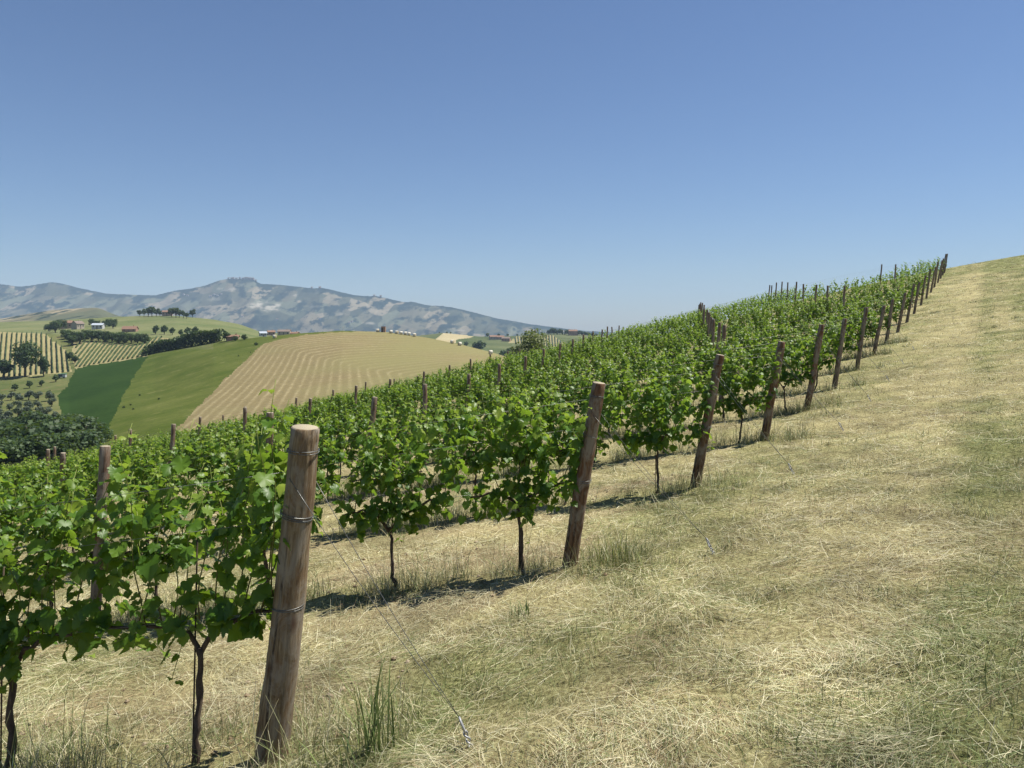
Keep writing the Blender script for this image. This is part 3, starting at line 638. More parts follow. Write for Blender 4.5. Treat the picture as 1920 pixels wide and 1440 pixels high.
# guy wires from the end posts to ground anchors with a twisted eye
for n, (px, pz) in enumerate(ROWS[:8]):
    H = ENDH[n] if n < len(ENDH) else 1.7; lean = ENDLEAN[n] if n < len(ENDLEAN) else 0.15
    h0 = float(gh(px, pz)); top = np.array([px, pz, h0]) + (H - 0.24) * np.array([EQ[0] * math.sin(lean), EQ[1] * math.sin(lean), math.cos(lean)])
    dist = [1.02, 1.2, 1.15, 1.2][n] if n < 4 else 1.2
    ax, az = (-0.25, 3.74) if n == 0 else (px + EQ[0] * dist + 0.1, pz + EQ[1] * dist * 0.4)
    a = np.array([ax, az, float(gh(ax, az)) + 0.14]); foot = np.array([ax + 0.09, az - 0.05, float(gh(ax, az)) - 0.05])
    side = np.array([EU[0], EU[1], 0]) * 0.075
    root = empty("guy_wire", foot)
    bg_ = Bag()
    for s in (-1, 1):
        u = np.linspace(0, 1, 9)[:, None]; P = top + s * side + u * (a - top - s * side * 1.0) - np.array([0, 0, 1]) * 0.03 * np.sin(u * math.pi)
        bg_.add(*tube(P - foot, 0.0017 if n < 2 else 0.0022, 5))
    bg_.obj("wire", M["wire"], root)
    t = np.linspace(0, 2 * math.pi, 22); ey = Bag(); ex = (foot - a) / np.linalg.norm(foot - a); sv = np.cross(ex, [0, 0.3, 1]); sv /= np.linalg.norm(sv)
    ey.add(*tube(a - foot + np.outer(np.cos(t) - 1, ex) * -0.0 + np.outer(1 - np.cos(t), ex) * 0.036 + np.outer(np.sin(t), sv) * 0.021, 0.0055, 6))
    for s in (0, math.pi):
        u = np.linspace(0, 1, 30); P = (a + ex * 0.06 - foot)[None] + np.outer(u, (foot - a - ex * 0.06)) + 0.009 * (np.outer(np.cos(u * 16 + s), sv) + np.outer(np.sin(u * 16 + s), np.cross(sv, ex)))
        ey.add(*tube(P, 0.0046, 6))
    ey.obj("anchor_eye", M["zinc"], root)
    tag(root, f"thin steel guy wire from the {ordinal(n)} end post to a twisted ground anchor" if n else "steel guy wire with twisted anchor eye beside the thick nearest post", "guy wire", "guy wires of the end posts")

# posts inside the rows: lines that run across the rows, 6.5 m apart
LINES = [20.2, 13.6, 7.1, 0.75, -5.9, -12.4, -18.9, -25.4]
pv = [post_mesh(500 + i, 1.78, 0.055, 0.050, 12, 16, 0.3, True) for i in range(3)]
pmesh = []
count = 0
for n, (px, pz) in enumerate(ROWS):
    row_posts = []
    for li, X0 in enumerate(LINES):
        # (px + RD0 t) = X0 + .225 (pz + RD1 t)
        t = (px - X0 - 0.225 * pz) / (0.225 * RD[1] - RD[0])
        if t < 2.2: continue
        X = px + RD[0] * t; Z = pz + RD[1] * t; h = float(gh(X, Z)); sx = CX + X / Z * F
        if sx < -250 or HY - (h + 1.5) / Z * F < np.interp(sx, EDGE[:, 0], EDGE[:, 1]) - 9: continue
        row_posts.append((t, X, Z, h, li))
    row_posts.sort()
    for q, (t, X, Z, h, li) in enumerate(row_posts):
        vi = (n * 3 + li) % 3
        if len(pmesh) <= vi and vi == len(pmesh):
            pass
        V, fs, nq, _ = pv[vi]
        key = f"v{vi}"
        me = bpy.data.meshes.get("trellis_post_" + key)
        if me is None:
            idx = np.zeros(sum(len(f) for f in fs), int); idx[len(fs[0]):] = 1
            o = build("trellis_post", V, fs, [M["post_grey"], M["end_grain"]], idx=idx); o.data.name = "trellis_post_" + key
        else:
            o = bpy.data.objects.new("trellis_post", me); C.objects.link(o)
        o.location = (X, Z, h); tall = 2.12 / 1.74 if li in (1, 2) else 1.12 if li == 3 else 1.0
        o.scale = (1, 1, tall * random.uniform(0.96, 1.05)); o.rotation_euler = (random.gauss(0, 0.015), 0.06 + random.gauss(0, 0.025), random.uniform(-0.5, 0.5))
        tag(o, f"grey brown trellis post, {ordinal(q)} inside the {ordinal(n)} vine row from its end post", "post", "trellis posts inside the vine rows"); count += 1
print("trellis posts", count)

# trellis wires
for n, (px, pz) in enumerate(ROWS):
    tt = [c[1] for c in cand if c[0] == n]
    if not tt: continue
    tm = 0.42 + 1.2 * max(tt); H = ENDH[n] if n < len(ENDH) else 1.72; lean = ENDLEAN[n] if n < len(ENDLEAN) else 0.16
    for nm, z in (("cordon", 0.78), ("middle", 1.25), ("top", 1.50)):
        if n > 7 and nm != "top": continue
        t = np.concatenate([[0], np.arange(3.0, tm, 3.0), [tm]]); X = px + RD[0] * t; Z = pz + RD[1] * t; zz = gh(X, Z, False) + z
        zz[0] = gh(px, pz) + z * math.cos(lean); X[0] += EQ[0] * z * math.sin(lean); Z[0] += EQ[1] * z * math.sin(lean)
        V, fq = tube(np.stack([X, Z, zz], -1), 0.0012 if n < 4 else 0.0018, 4)
        tag(build("trellis_wire", V, fq, M["wire"]), f"thin steel {nm} wire strung along the {ordinal(n)} vine row", "wire", "trellis wires")

# ------------------------------------------------------------------ hay and grass on the ground
def strands(X, Z, az, L, lift, bend, w, col, base=0.0):
    """curved two-quad blades"""
    n = len(X); h = gh(X, Z) + base
    d = np.stack([np.cos(az) * np.cos(lift), np.sin(az) * np.cos(lift), np.sin(lift)], -1); s = np.stack([-np.sin(az), np.cos(az), rng.normal(0, 0.5, n)], -1); s /= np.linalg.norm(s, axis=1)[:, None]
    P0 = np.stack([X, Z, h], -1); u = np.array([0, 0.5, 1.0]); V = np.zeros((n, 3, 2, 3), np.float32)
    for i, t in enumerate(u):
        p = P0 + d * (L * t)[:, None]; p[:, 2] -= bend * L * t * t; p[:, :2] += (rng.normal(0, 0.12, (n, 2)) * (L * t * t)[:, None])
        if i and np.min(base) >= 0: p[:, 2] = np.maximum(p[:, 2], gh(p[:, 0], p[:, 1]) + 0.002)
        ww = (w * (1.0, 0.85, 0.35)[i])[:, None] / 2
        V[:, i, 0] = p - s * ww; V[:, i, 1] = p + s * ww
    k = np.arange(n)[:, None] * 6
    Qd = np.concatenate([k + np.array([[0, 1, 3, 2]]), k + np.array([[2, 3, 5, 4]])])
    return V.reshape(-1, 3), Qd, np.repeat(col, 6, 0)
def sample(n, z0, z1, r0=-0.80, r1=0.85, p=1.0):
    Z = z0 * (z1 / z0) ** (rng.random(n) ** p); return rng.uniform(r0, r1, n) * Z, Z
STRAW = np.array([(0.50, 0.455, 0.265), (0.42, 0.365, 0.195), (0.60, 0.555, 0.36), (0.31, 0.25, 0.13), (0.45, 0.45, 0.25), (0.23, 0.155, 0.085)]) * [1.13, 1.13, 1.20]
GREEN = np.array([(0.085, 0.125, 0.035), (0.13, 0.17, 0.055), (0.20, 0.225, 0.095), (0.25, 0.255, 0.125), (0.15, 0.15, 0.06)]) * [1.28, 1.26, 1.22]
def shade(X, Z, gain=1.0, pw=(0.28, 0.2, 0.2, 0.1, 0.16, 0.06)):
    g = turf_colour(X, Z); pick = rng.random(len(X)) < np.clip(g * gain, 0, 0.92)
    c = STRAW[rng.choice(6, len(X), p=pw)]; c2 = GREEN[rng.integers(0, 5, len(X))]
    br = rng.random(len(X)) < np.clip(0.9 * vnoise(X, Z, 0.7, 29, 3) - 0.12, 0, 0.5)      # old brown thatch shows in patches
    c = np.where(br[:, None], np.array([(0.27, 0.19, 0.10), (0.34, 0.26, 0.14)])[rng.integers(0, 2, len(X))], c)
    c = np.where(pick[:, None], c2, c); return c * rng.uniform(0.8, 1.12, (len(X), 1)) * tone(X, Z)[:, None]
# lying hay
X, Z = sample(330000, 1.7, 80)
keep = (rownear(X, Z) > 0.25 * rng.random(len(X))) & ((headland(X, Z) > -14)); X, Z = X[keep], Z[keep]; n = len(X)
clump = vnoise(X, Z, 0.45, 81, 3); kp = rng.random(n) < np.clip(0.62 + 1.1 * clump, 0.06, 1); X, Z, clump = X[kp], Z[kp], clump[kp]; n = len(X)
az = vnoise(X, Z, 1.1, 82, 2) * 2.6 + 0.5 + rng.normal(0, 0.75, n) + math.pi * rng.integers(0, 2, n)
w = np.maximum(0.0019 * rng.uniform(0.7, 1.5, n), Z * 0.00045)
heap = 0.11 * np.clip(vnoise(X, Z, 0.24, 83, 3), 0, 1) * rng.random(n) * (Z < 25)
hay = strands(X, Z, az, (0.035 + rng.gamma(1.6, 0.045, n)) * (1 + 0.015 * Z), rng.gamma(1.2, 0.16, n), rng.uniform(0.0, 0.35, n), w, shade(X, Z, 0.8), 0.004 + heap)
tag(build("mown_hay", hay[0], hay[1], M["straw"], col=hay[2], smooth=False), "loose dry hay lying on the mown headland", "hay", kind="stuff")
# short stubble standing between it
X, Z = sample(120000, 1.7, 60); n = len(X)
w = np.maximum(0.0024 * rng.uniform(0.7, 1.4, n), Z * 0.00055)
stb = strands(X, Z, rng.uniform(0, 6.28, n), rng.uniform(0.02, 0.065, n) * (1 + 0.02 * Z), rng.uniform(0.5, 1.45, n), rng.uniform(0, 0.4, n), w, shade(X, Z, 1.5, (0.16, 0.22, 0.10, 0.22, 0.12, 0.18)), -0.004)
# uncut grass standing under the vines and round the post feet
XX, ZZ, LL, CC = [], [], [], []
for nrow, (px, pz) in enumerate(ROWS[:9]):
    m_ = int(20000 / (1 + 0.30 * nrow)); t = rng.uniform(-0.7, 9, m_) ; off = rng.normal(0, 0.2, m_)
    pr = np.array([-RD[1], RD[0]]); X = px + RD[0] * t + pr[0] * off; Z = pz + RD[1] * t + pr[1] * off
    k = rng.random(m_) < np.clip(0.45 + 1.1 * vnoise(X, Z, 0.5, 90 + nrow, 2), 0, 1); X, Z = X[k], Z[k]
    XX.append(X); ZZ.append(Z); LL.append(rng.gamma(2.2, 0.072, len(X)) + 0.03)
tx_, tz_ = sample(900, 2.0, 45, -0.3, 0.8); tk = (rng.random(900) < np.clip(turf_colour(tx_, tz_) * 1.5, 0.08, 1)) & (headland(tx_, tz_) > -4); tx_, tz_ = tx_[tk], tz_[tk]
tufts = [(x_, z_, int(rng.integers(18, 60)), rng.uniform(0.03, 0.10) * (1 + z_ * 0.03), rng.uniform(0.045, 0.11) * (1 + z_ * 0.012)) for x_, z_ in zip(tx_, tz_)]
for (gx_, gz_, m_, sp_, lm) in tufts + [(0.66, 6.85, 60, 0.12, 0.20), (0.95, 6.75, 40, 0.18, 0.18), (0.05, 5.55, 70, 0.05, 0.12), (2.5, 9.8, 160, 0.16, 0.2), (-1.05, 3.75, 150, 0.10, 0.2), (4.4, 12.9, 200, 0.25, 0.22), (2.9, 8.8, 200, 0.3, 0.12), (4.3, 9.4, 120, 0.25, 0.12), (1.55, 5.2, 90, 0.14, 0.1)]:
    XX.append(rng.normal(gx_, sp_, m_)); ZZ.append(rng.normal(gz_, sp_, m_)); LL.append(rng.gamma(5, lm / 5, m_))
X = np.concatenate(XX); Z = np.concatenate(ZZ); L = np.concatenate(LL); n = len(X)
cc = np.where((rng.random(n) < 0.62)[:, None], GREEN[rng.integers(0, 5, n)], STRAW[rng.integers(0, 5, n)]) * rng.uniform(0.75, 1.1, (n, 1))
w = np.maximum(0.0034 * rng.uniform(0.6, 1.4, n), Z * 0.00052)
gr = strands(X, Z, rng.uniform(0, 6.28, n), L, rng.uniform(0.9, 1.5, n), rng.uniform(0.0, 0.55, n), w, cc, -0.01)
nb = len(stb[0])
tag(build("grass", np.concatenate([stb[0], gr[0]]), np.concatenate([stb[1], gr[1] + nb]), M["straw"], col=np.concatenate([stb[2], gr[2]]), smooth=False), "short stubble and uncut grass under the vine rows", "grass", kind="stuff")

# crumbs of dry soil along the vine rows and on the track
nC = 2600; XX, ZZ = [], []
for nrow, (px, pz) in enumerate(ROWS[:7]):
    k_ = 330; t = rng.uniform(-0.5, 9, k_); off = rng.normal(-0.5, 0.45, k_); XX.append(px + RD[0] * t - RD[1] * off); ZZ.append(pz + RD[1] * t + RD[0] * off)
X = np.concatenate(XX); Z = np.concatenate(ZZ); n = len(X)
ico = np.array([(0, 0, 1), (0.9, 0, 0.3), (0.28, 0.85, 0.35), (-0.72, 0.52, 0.3), (-0.72, -0.52, 0.35), (0.28, -0.85, 0.3), (0.7, 0.5, -0.5), (-0.3, 0.8, -0.5), (-0.85, 0, -0.5), (-0.3, -0.8, -0.5), (0.7, -0.5, -0.5)])
it = np.array([(0, 1, 2), (0, 2, 3), (0, 3, 4), (0, 4, 5), (0, 5, 1), (1, 6, 2), (2, 6, 7), (2, 7, 3), (3, 7, 8), (3, 8, 4), (4, 8, 9), (4, 9, 5), (5, 9, 10), (5, 10, 1), (1, 10, 6)])
sz = np.minimum(rng.gamma(2.0, 0.005, n) + 0.004, 0.022); Vc = ico[None] * rng.uniform(0.65, 1.3, (n, 11, 1)) * sz[:, None, None] * [1, 1, 0.7] + np.stack([X, Z, gh(X, Z) + sz * 0.35], -1)[:, None]
cc = np.array([(0.30, 0.23, 0.145), (0.38, 0.30, 0.20), (0.24, 0.17, 0.10)])[rng.integers(0, 3, n)] * rng.uniform(0.8, 1.15, (n, 1))
tag(build("soil_crumbs", Vc.reshape(-1, 3), (np.arange(n)[:, None, None] * 11 + it[None]).reshape(-1, 3), M["straw"], col=np.repeat(cc, 11, 0), smooth=False), "crumbs of dry soil between the vine rows", "soil", kind="stuff")

# the single tall grass clumps
def clump_obj(x, z, nb, hmax, spread, cols, label, seed):
    r = np.random.default_rng(seed); bgc = []; root = (x, z, float(gh(x, z)))
    Vs, Qs, Cs, o = [], [], [], 0
    for i in range(nb):
        a = r.uniform(0, 6.28); L = hmax * r.uniform(0.35, 1.0); b0 = np.array([r.normal(0, spread), r.normal(0, spread), -0.02]); lean = abs(r.normal(0.16, 0.14)); bend = r.uniform(0.0, 0.55)
        d = np.array([math.cos(a), math.sin(a), 0]); s = np.array([-math.sin(a), math.cos(a), 0]); u = np.linspace(0, 1, 7); w0 = r.uniform(0.0025, 0.0052)
        P = b0 + np.outer(L * u * math.cos(lean) * (1 - 0.25 * bend * u), [0, 0, 1]) + np.outer(L * (u * math.sin(lean) + bend * 0.6 * u ** 3), d)
        ww = w0 * np.array([0.7, 1, 1, 0.95, 0.8, 0.55, 0.1])
        Vs.append(np.stack([P - np.outer(ww, s), P + np.outer(ww, s)], 1).reshape(-1, 3)); k = np.arange(6)[:, None] * 2
        Qs.append(np.concatenate([k + np.array([[0, 1, 3, 2]])]) + o); o += 14
        c = cols[r.integers(0, len(cols))]; Cs.append(np.tile(np.array(c) * r.uniform(0.8, 1.2), (14, 1)))
    ob = build("grass_clump", np.concatenate(Vs), np.concatenate(Qs), M["straw"], col=np.concatenate(Cs)); ob.location = root
    return tag(ob, label, "grass clump")
GC = [(0.10, 0.155, 0.04), (0.16, 0.21, 0.06), (0.22, 0.25, 0.10), (0.075, 0.12, 0.035)]
clump_obj(-0.66, 3.86, 38, 0.58, 0.06, GC, "tall green grass clump right of the thick nearest post", 1)
clump_obj(-0.78, 3.72, 18, 0.30, 0.05, GC + [(0.36, 0.32, 0.16)], "lower grass clump at the foot of the thick nearest post", 2)
clump_obj(0.92, 6.75, 46, 0.36, 0.11, [(0.30, 0.31, 0.09), (0.38, 0.36, 0.16), (0.22, 0.25, 0.07)], "yellow green grass clump beside the second end post", 3)
clump_obj(0.07, 5.75, 34, 0.13, 0.05, GC, "small bright green tuft on the straw between two nearest rows", 4)

# ------------------------------------------------------------------ trees
def tree_meshes(seed, H, Wd, trunk_h, nleaf, q, shape="round", clumps=9):
    r = np.random.default_rng(seed); tb = Bag(); tr = H * 0.028 + 0.05
    top = H * 0.75; pts = np.array([[0, 0, -0.5], [0, 0, trunk_h * 0.5], [r.normal(0, .03 * H), r.normal(0, .03 * H), trunk_h], [r.normal(0, .05 * H), r.normal(0, .05 * H), top]])
    tb.add(*tube(pts, [tr * 1.3, tr, tr * 0.85, tr * 0.2], 7))
    cen = []
    for i in range(clumps):
        a = i * 2.4 + r.random(); f = (i + 0.5) / clumps
        if shape == "round": z = trunk_h + (H - trunk_h) * (0.22 + 0.62 * f); rad = Wd / 2 * math.sqrt(max(0.05, 1 - (2 * f - 0.85) ** 2)) * 0.62; s = Wd * r.uniform(0.2, 0.3)
        elif shape == "tall": z = trunk_h + (H - trunk_h) * f; rad = Wd * 0.12; s = Wd * (0.42 - 0.26 * f)
        elif shape == "pine": z = trunk_h + (H - trunk_h) * r.uniform(0.25, 0.8); rad = Wd / 2 * r.uniform(0.2, 0.75); s = Wd * r.uniform(0.16, 0.24)
        else: z = trunk_h + (H - trunk_h) * r.uniform(0.1, 0.75); rad = Wd / 2 * r.uniform(0.1, 0.8); s = Wd * r.uniform(0.16, 0.26)
        c = np.array([rad * math.cos(a), rad * math.sin(a), z]); cen.append((c, s))
        tb.add(*tube(np.array([[0, 0, trunk_h * 0.85], c * [0.5, 0.5, 0.6] + [0, 0, trunk_h * 0.35], c]), [tr * 0.5, tr * 0.33, tr * 0.12], 5))
    wts = np.array([s ** 2.2 for _, s in cen]); wts /= wts.sum(); ch = r.choice(len(cen), nleaf, p=wts)
    cc = np.array([c for c, _ in cen])[ch]; ss = np.array([s for _, s in cen])[ch]
    d = r.normal(size=(nleaf, 3)); d /= np.linalg.norm(d, axis=1)[:, None]; P = cc + d * (ss * r.random(nleaf) ** 0.38)[:, None] * [1, 1, 0.85]
    P[:, 2] = np.minimum(P[:, 2], H); nor = d + r.normal(0, 0.6, (nleaf, 3)) + [0, 0, 0.35]
    nor /= np.linalg.norm(nor, axis=1)[:, None]; A = np.cross(nor, r.normal(size=(nleaf, 3))); A /= np.linalg.norm(A, axis=1)[:, None]; B = np.cross(nor, A)
    sz = q * r.uniform(0.6, 1.3, nleaf); o4 = np.array([(-1, -0.6), (1, -0.7), (0.8, 0.8), (-0.7, 0.9)])
    V = (P[:, None] + sz[:, None, None] * 0.5 * (o4[None, :, :1] * A[:, None] + o4[None, :, 1:] * B[:, None])).reshape(-1, 3)
    ti = np.clip(0.25 + 0.5 * r.random(nleaf) + 0.18 * r.normal(size=len(cen))[ch], 0, 1)
    return tb, V, np.arange(nleaf * 4).reshape(-1, 4), np.repeat(ti, 4)
LIB = {}
def tree(kind, pos, scale, label, group=None, rz=None, wide=1.0):
    spec = {"broadleaf_tree": (10, 9.4, 0.9, 2000, 0.62, "bush", 18, "tree_leaf"), "oak_tree": (10, 8.6, 2.6, 1900, 0.52, "round", 13, "tree_leaf"), "olive_tree": (4, 4.2, 1.0, 420, 0.42, "bush", 8, "olive_leaf"),
            "pine_tree": (10, 8, 2.2, 900, 0.85, "pine", 11, "tree_leaf"), "cypress_tree": (10, 2.8, 0.6, 420, 0.8, "tall", 9, "tree_leaf"), "round_tree": (6, 4.4, 0.8, 600, 0.6, "round", 8, "tree_leaf"),
            "bushy_tree": (8, 8.2, 1.0, 2600, 0.36, "bush", 16, "pale_leaf"), "distant_tree": (10, 9, 1.5, 220, 1.7, "round", 8, "tree_leaf")}[kind]
    vs = LIB.setdefault(kind, [])
    nvar = 1 if kind in ("oak_tree", "bushy_tree") else 3
    if len(vs) < nvar:
        tb, V, Qd, ti = tree_meshes(hash(kind) % 1000 * 0 + len(kind) * 31 + len(vs) * 7, *spec[:7]); root = empty(kind, pos)
        tb.obj("trunk", M["tree_bark"], root); build("crown", V, Qd, M[spec[7]], root, tint=ti, smooth=False); vs.append(root)
    else: root = copy_tree(vs[random.randrange(nvar)])
    root.location = [float(v) for v in pos]; root.scale = (scale * wide, scale * wide, scale); root.rotation_euler = (0, 0, random.uniform(0, 6.28) if rz is None else rz)
    return tag(root, label, "tree", group)
def hpx(Z, px): return px * Z / F          # metres for a height in pixels
# dark wood in the valley at the left
gw = "dark wood trees in the valley"
wood_pts = [(-60, 150, 9), (-20, 165, 9.5), (12, 150, 9), (42, 160, 9.5), (70, 150, 10), (100, 165, 9), (122, 150, 11), (150, 168, 8.5), (172, 176, 6.5), (-45, 195, 10), (0, 200, 9), (30, 190, 8), (62, 205, 9), (88, 195, 9.5), (118, 190, 8), (140, 205, 8), (-90, 180, 9), (-10, 135, 7.5), (28, 140, 7), (58, 138, 7.5), (86, 140, 7.5), (110, 146, 8), (136, 150, 7.5), (160, 156, 6.5), (16, 215, 7.5), (48, 220, 7), (76, 218, 7.5), (104, 214, 7)]
for i, (px, Z, hh) in enumerate(wood_pts):
    p = mid.atz(px, Z); side = "front" if Z < 180 else "back"
    tree("broadleaf_tree", p - [0, 0, 0.3], hh / 10 * random.uniform(0.72, 1.05), f"dark leafy tree, {ordinal(sum(1 for a in wood_pts if (a[1] < 180) == (Z < 180) and a[0] < px))} from the left edge in the {side} line of the valley wood", gw, wide=1.35)
ol = []
for a in range(4):
    for c in range(8):
        Z = 238 + 24 * a + random.uniform(-5, 5); px = -28 + 19 * c + random.uniform(-5, 5) + a * 3
        if px < 118 - a * 8: ol.append((a, c, px, Z))
for (a, c, px, Z) in ol:
    tree("olive_tree", mid.atz(px, Z), random.uniform(0.85, 1.2), f"grey green olive tree, {ordinal(c)} from the left in the {ordinal(a)} olive row above the wood", "olive trees on the slope above the wood")
p = mid.at(47, 707); tree("oak_tree", p, hpx(p[1], 68) / 10, "large dark oak standing alone before the upright far vine rows", wide=0.86)
for (px, y, hh, wd, lb) in [(8, 708, 36, 1.2, "lower dark tree left of the large lone oak"), (82, 706, 40, 0.75, "slim dark tree right of the large lone oak"), (131, 676, 17, 1, "small dark tree between the two far vineyard plots"), (141, 681, 15, 1.2, "low bush tree at the corner of the slanting vine rows"),
                            (55, 728, 15, 1.2, "small rounded tree below the lone oak"), (78, 724, 12, 1.2, "small rounded tree beside the dirt track under the lone oak"), (104, 716, 14, 1.1, "bushy tree just left of the green trailer"), (28, 733, 14, 1.2, "low dark bush tree at the left edge of the dirt track"), (132, 640, 20, 1.3, "bushy tree where the hedge meets the farm wood")]:
    p = mid.at(px, y); tree("round_tree", p, hpx(p[1], hh) / 6, lb, wide=wd)
# farm compound trees
fp = [(92, 622, 18), (104, 624, 28), (112, 618, 24), (125, 636, 20), (140, 640, 24), (150, 645, 26), (160, 636, 22), (172, 640, 24), (185, 640, 26), (198, 641, 26), (210, 642, 24), (222, 643, 24), (234, 643, 24), (246, 644, 24), (258, 645, 22), (270, 644, 24), (172, 610, 16), (184, 608, 14), (205, 612, 18), (212, 616, 20), (196, 610, 14), (228, 628, 16), (120, 632, 18), (135, 648, 22)]
for i, (px, y, hh) in enumerate(fp):
    p = mid.at(px, max(y, 631)) if y > 627 else far.at(px, max(y, 612))
    tree("broadleaf_tree", p, hpx(p[1], hh) / 10, f"dark leafy tree, {ordinal(i)} from the left round the pink farmhouse" if False else f"dark leafy tree in the farm wood, {ordinal(sorted(f[0] + f[1] * 1e-3 for f in fp).index(px + y * 1e-3))} counting from the left", "trees round the valley farm")
# hedge and trees on the crest
def hedge(pts, hgt, wid, q, label, seed, dens=26):
    r = np.random.default_rng(seed); P = np.array([mid.at(*a) for a in pts]); seg = np.linalg.norm(np.diff(P, axis=0), axis=1); cum = np.concatenate([[0], np.cumsum(seg)]); nl = int(cum[-1] * dens)
    u = r.random(nl) * cum[-1]; B = np.stack([np.interp(u, cum, P[:, i]) for i in range(3)], 1); hs = np.interp(u / cum[-1], np.linspace(0, 1, len(hgt)), hgt) * (1 + 0.22 * vnoise(u, 0 * u, 5, seed, 2))
    a = r.uniform(0, 2 * math.pi, nl); rr = r.random(nl) ** 0.4; O = B + np.stack([np.cos(a) * rr * wid / 2, np.sin(a) * rr * wid / 2, hs * r.random(nl) ** 0.7], -1)
    nor = r.normal(size=(nl, 3)) + [0, 0, .4]; nor /= np.linalg.norm(nor, axis=1)[:, None]; A = np.cross(nor, r.normal(size=(nl, 3))); A /= np.linalg.norm(A, axis=1)[:, None]; Bv = np.cross(nor, A)
    o4 = np.array([(-1, -0.6), (1, -0.7), (0.8, 0.8), (-0.7, 0.9)]); V = (O[:, None] + q * 0.5 * r.uniform(0.6, 1.3, nl)[:, None, None] * (o4[None, :, :1] * A[:, None] + o4[None, :, 1:] * Bv[:, None])).reshape(-1, 3)
    return tag(build("hedge", V, np.arange(nl * 4).reshape(-1, 4), M["tree_leaf"], tint=np.repeat(0.1 + 0.5 * r.random(nl), 4), smooth=False), label, "hedge")
hedge([(274, 666), (300, 660), (340, 653), (375, 647), (398, 643), (412, 640)], [2.8, 5.5, 5.5, 5.5, 7.0, 7.5, 6], 6.5, 1.0, "long dark green hedge between the grass field and the slanting plot", 5, 95)
for (px, y, hh, lb) in [(402, 642, 27, "tallest dark tree at the right end of the long hedge"), (425, 640, 20, "dark tree beside the reddish hut on the crest"), (441, 639, 12, "small tree between the reddish hut and the hedge end"), (458, 637, 13, "small pale tree right of the reddish hut")]:
    p = mid.at(px, y); tree("broadleaf_tree", p, hpx(p[1], hh) / 10, lb)
for i, (px, y, hh) in enumerate([(292, 627, 18), (308, 627, 18), (323, 628, 15), (339, 631, 14), (352, 629, 16), (366, 628, 17)]):
    p = far.at(px, y); tree("round_tree", p, hpx(p[1], hh) / 6, f"round dark tree, {ordinal(i)} from the left in the line of six above the hedge", "line of round trees above the hedge")
pp = [(262, 592, 14), (270, 592, 15), (278, 592, 17), (285, 592, 20), (293, 592, 16), (300, 592, 13), (322, 593, 18), (330, 594, 20), (336, 594, 17), (344, 595, 15), (350, 596, 12), (361, 591, 16)]
for i, (px, y, hh) in enumerate(pp):
    p = far.at(px, y + 1.5); tree("pine_tree", p, hpx(p[1], hh) / 10, f"dark pine on the hilltop farm, {ordinal(i)} counting from the left", "pines round the hilltop farm", wide=1.0)
p = mid.at(998, 700); p = W(998, 700, 170.0); 
tree("bushy_tree", (p[0], p[1], p[2]), hpx(170, 70) / 8 * 1.22, "broad olive toned bushy tree behind the vineyard edge", wide=1.2)
for (px, y, Z, hh, lb) in [(956, 668, 800, 26, "blue green dark tree left of the broad bushy tree"), (944, 672, 780, 20, "low dark tree at the straw field edge beside the last bale"), (900, 656, 950, 22, "dark valley tree below the village roofs"), (892, 655, 950, 18, "left tree of the dark pair below the pale stubble field"), (874, 646, 1100, 10, "small valley tree beside the pale stubble field"), (1068, 650, 1200, 8, "tiny tree at the lower edge of the domed vineyard plot")]:
    tree("distant_tree", east.atz(px, Z), hpx(Z, hh) / 10, lb, wide=1.1)
gc = "trees on the wooded crest"
cr_pts = []
for i in range(30):
    px = 1028 + 3.4 * i + random.uniform(-1, 1); top = np.interp(px, [1028, 1036, 1050, 1080, 1100, 1120, 1130], [619, 614.5, 617, 619, 622, 626, 631])
    cr_pts.append((px, top))
for i, (px, top) in enumerate(cr_pts):
    p = east.atz(px, 1470); by = HY - p[2] / 1470 * F; kind = "cypress_tree" if i in (5, 8, 9, 12, 13, 16) else "distant_tree"
    tree(kind, p, hpx(1470, max(5, by - top)) / 10, f"dark hazy tree on the wooded crest, {ordinal(i)} from its left end", gc, wide=0.8 if kind != "cypress_tree" else 1.0)
for i, (px, hh) in enumerate([(914, 7), (935, 6), (952, 5), (970, 4), (985, 4), (1006, 4), (1016, 5), (838, 4), (845, 4), (824, 3)]):
    tree("distant_tree", east.atz(px, 1490), hpx(1490, hh) / 10, f"small hazy tree on the low skyline hill, {ordinal([824, 838, 845, 914, 935, 952, 970, 985, 1006, 1016].index(px))} from the left", "small trees on the low hill", wide=1.1)

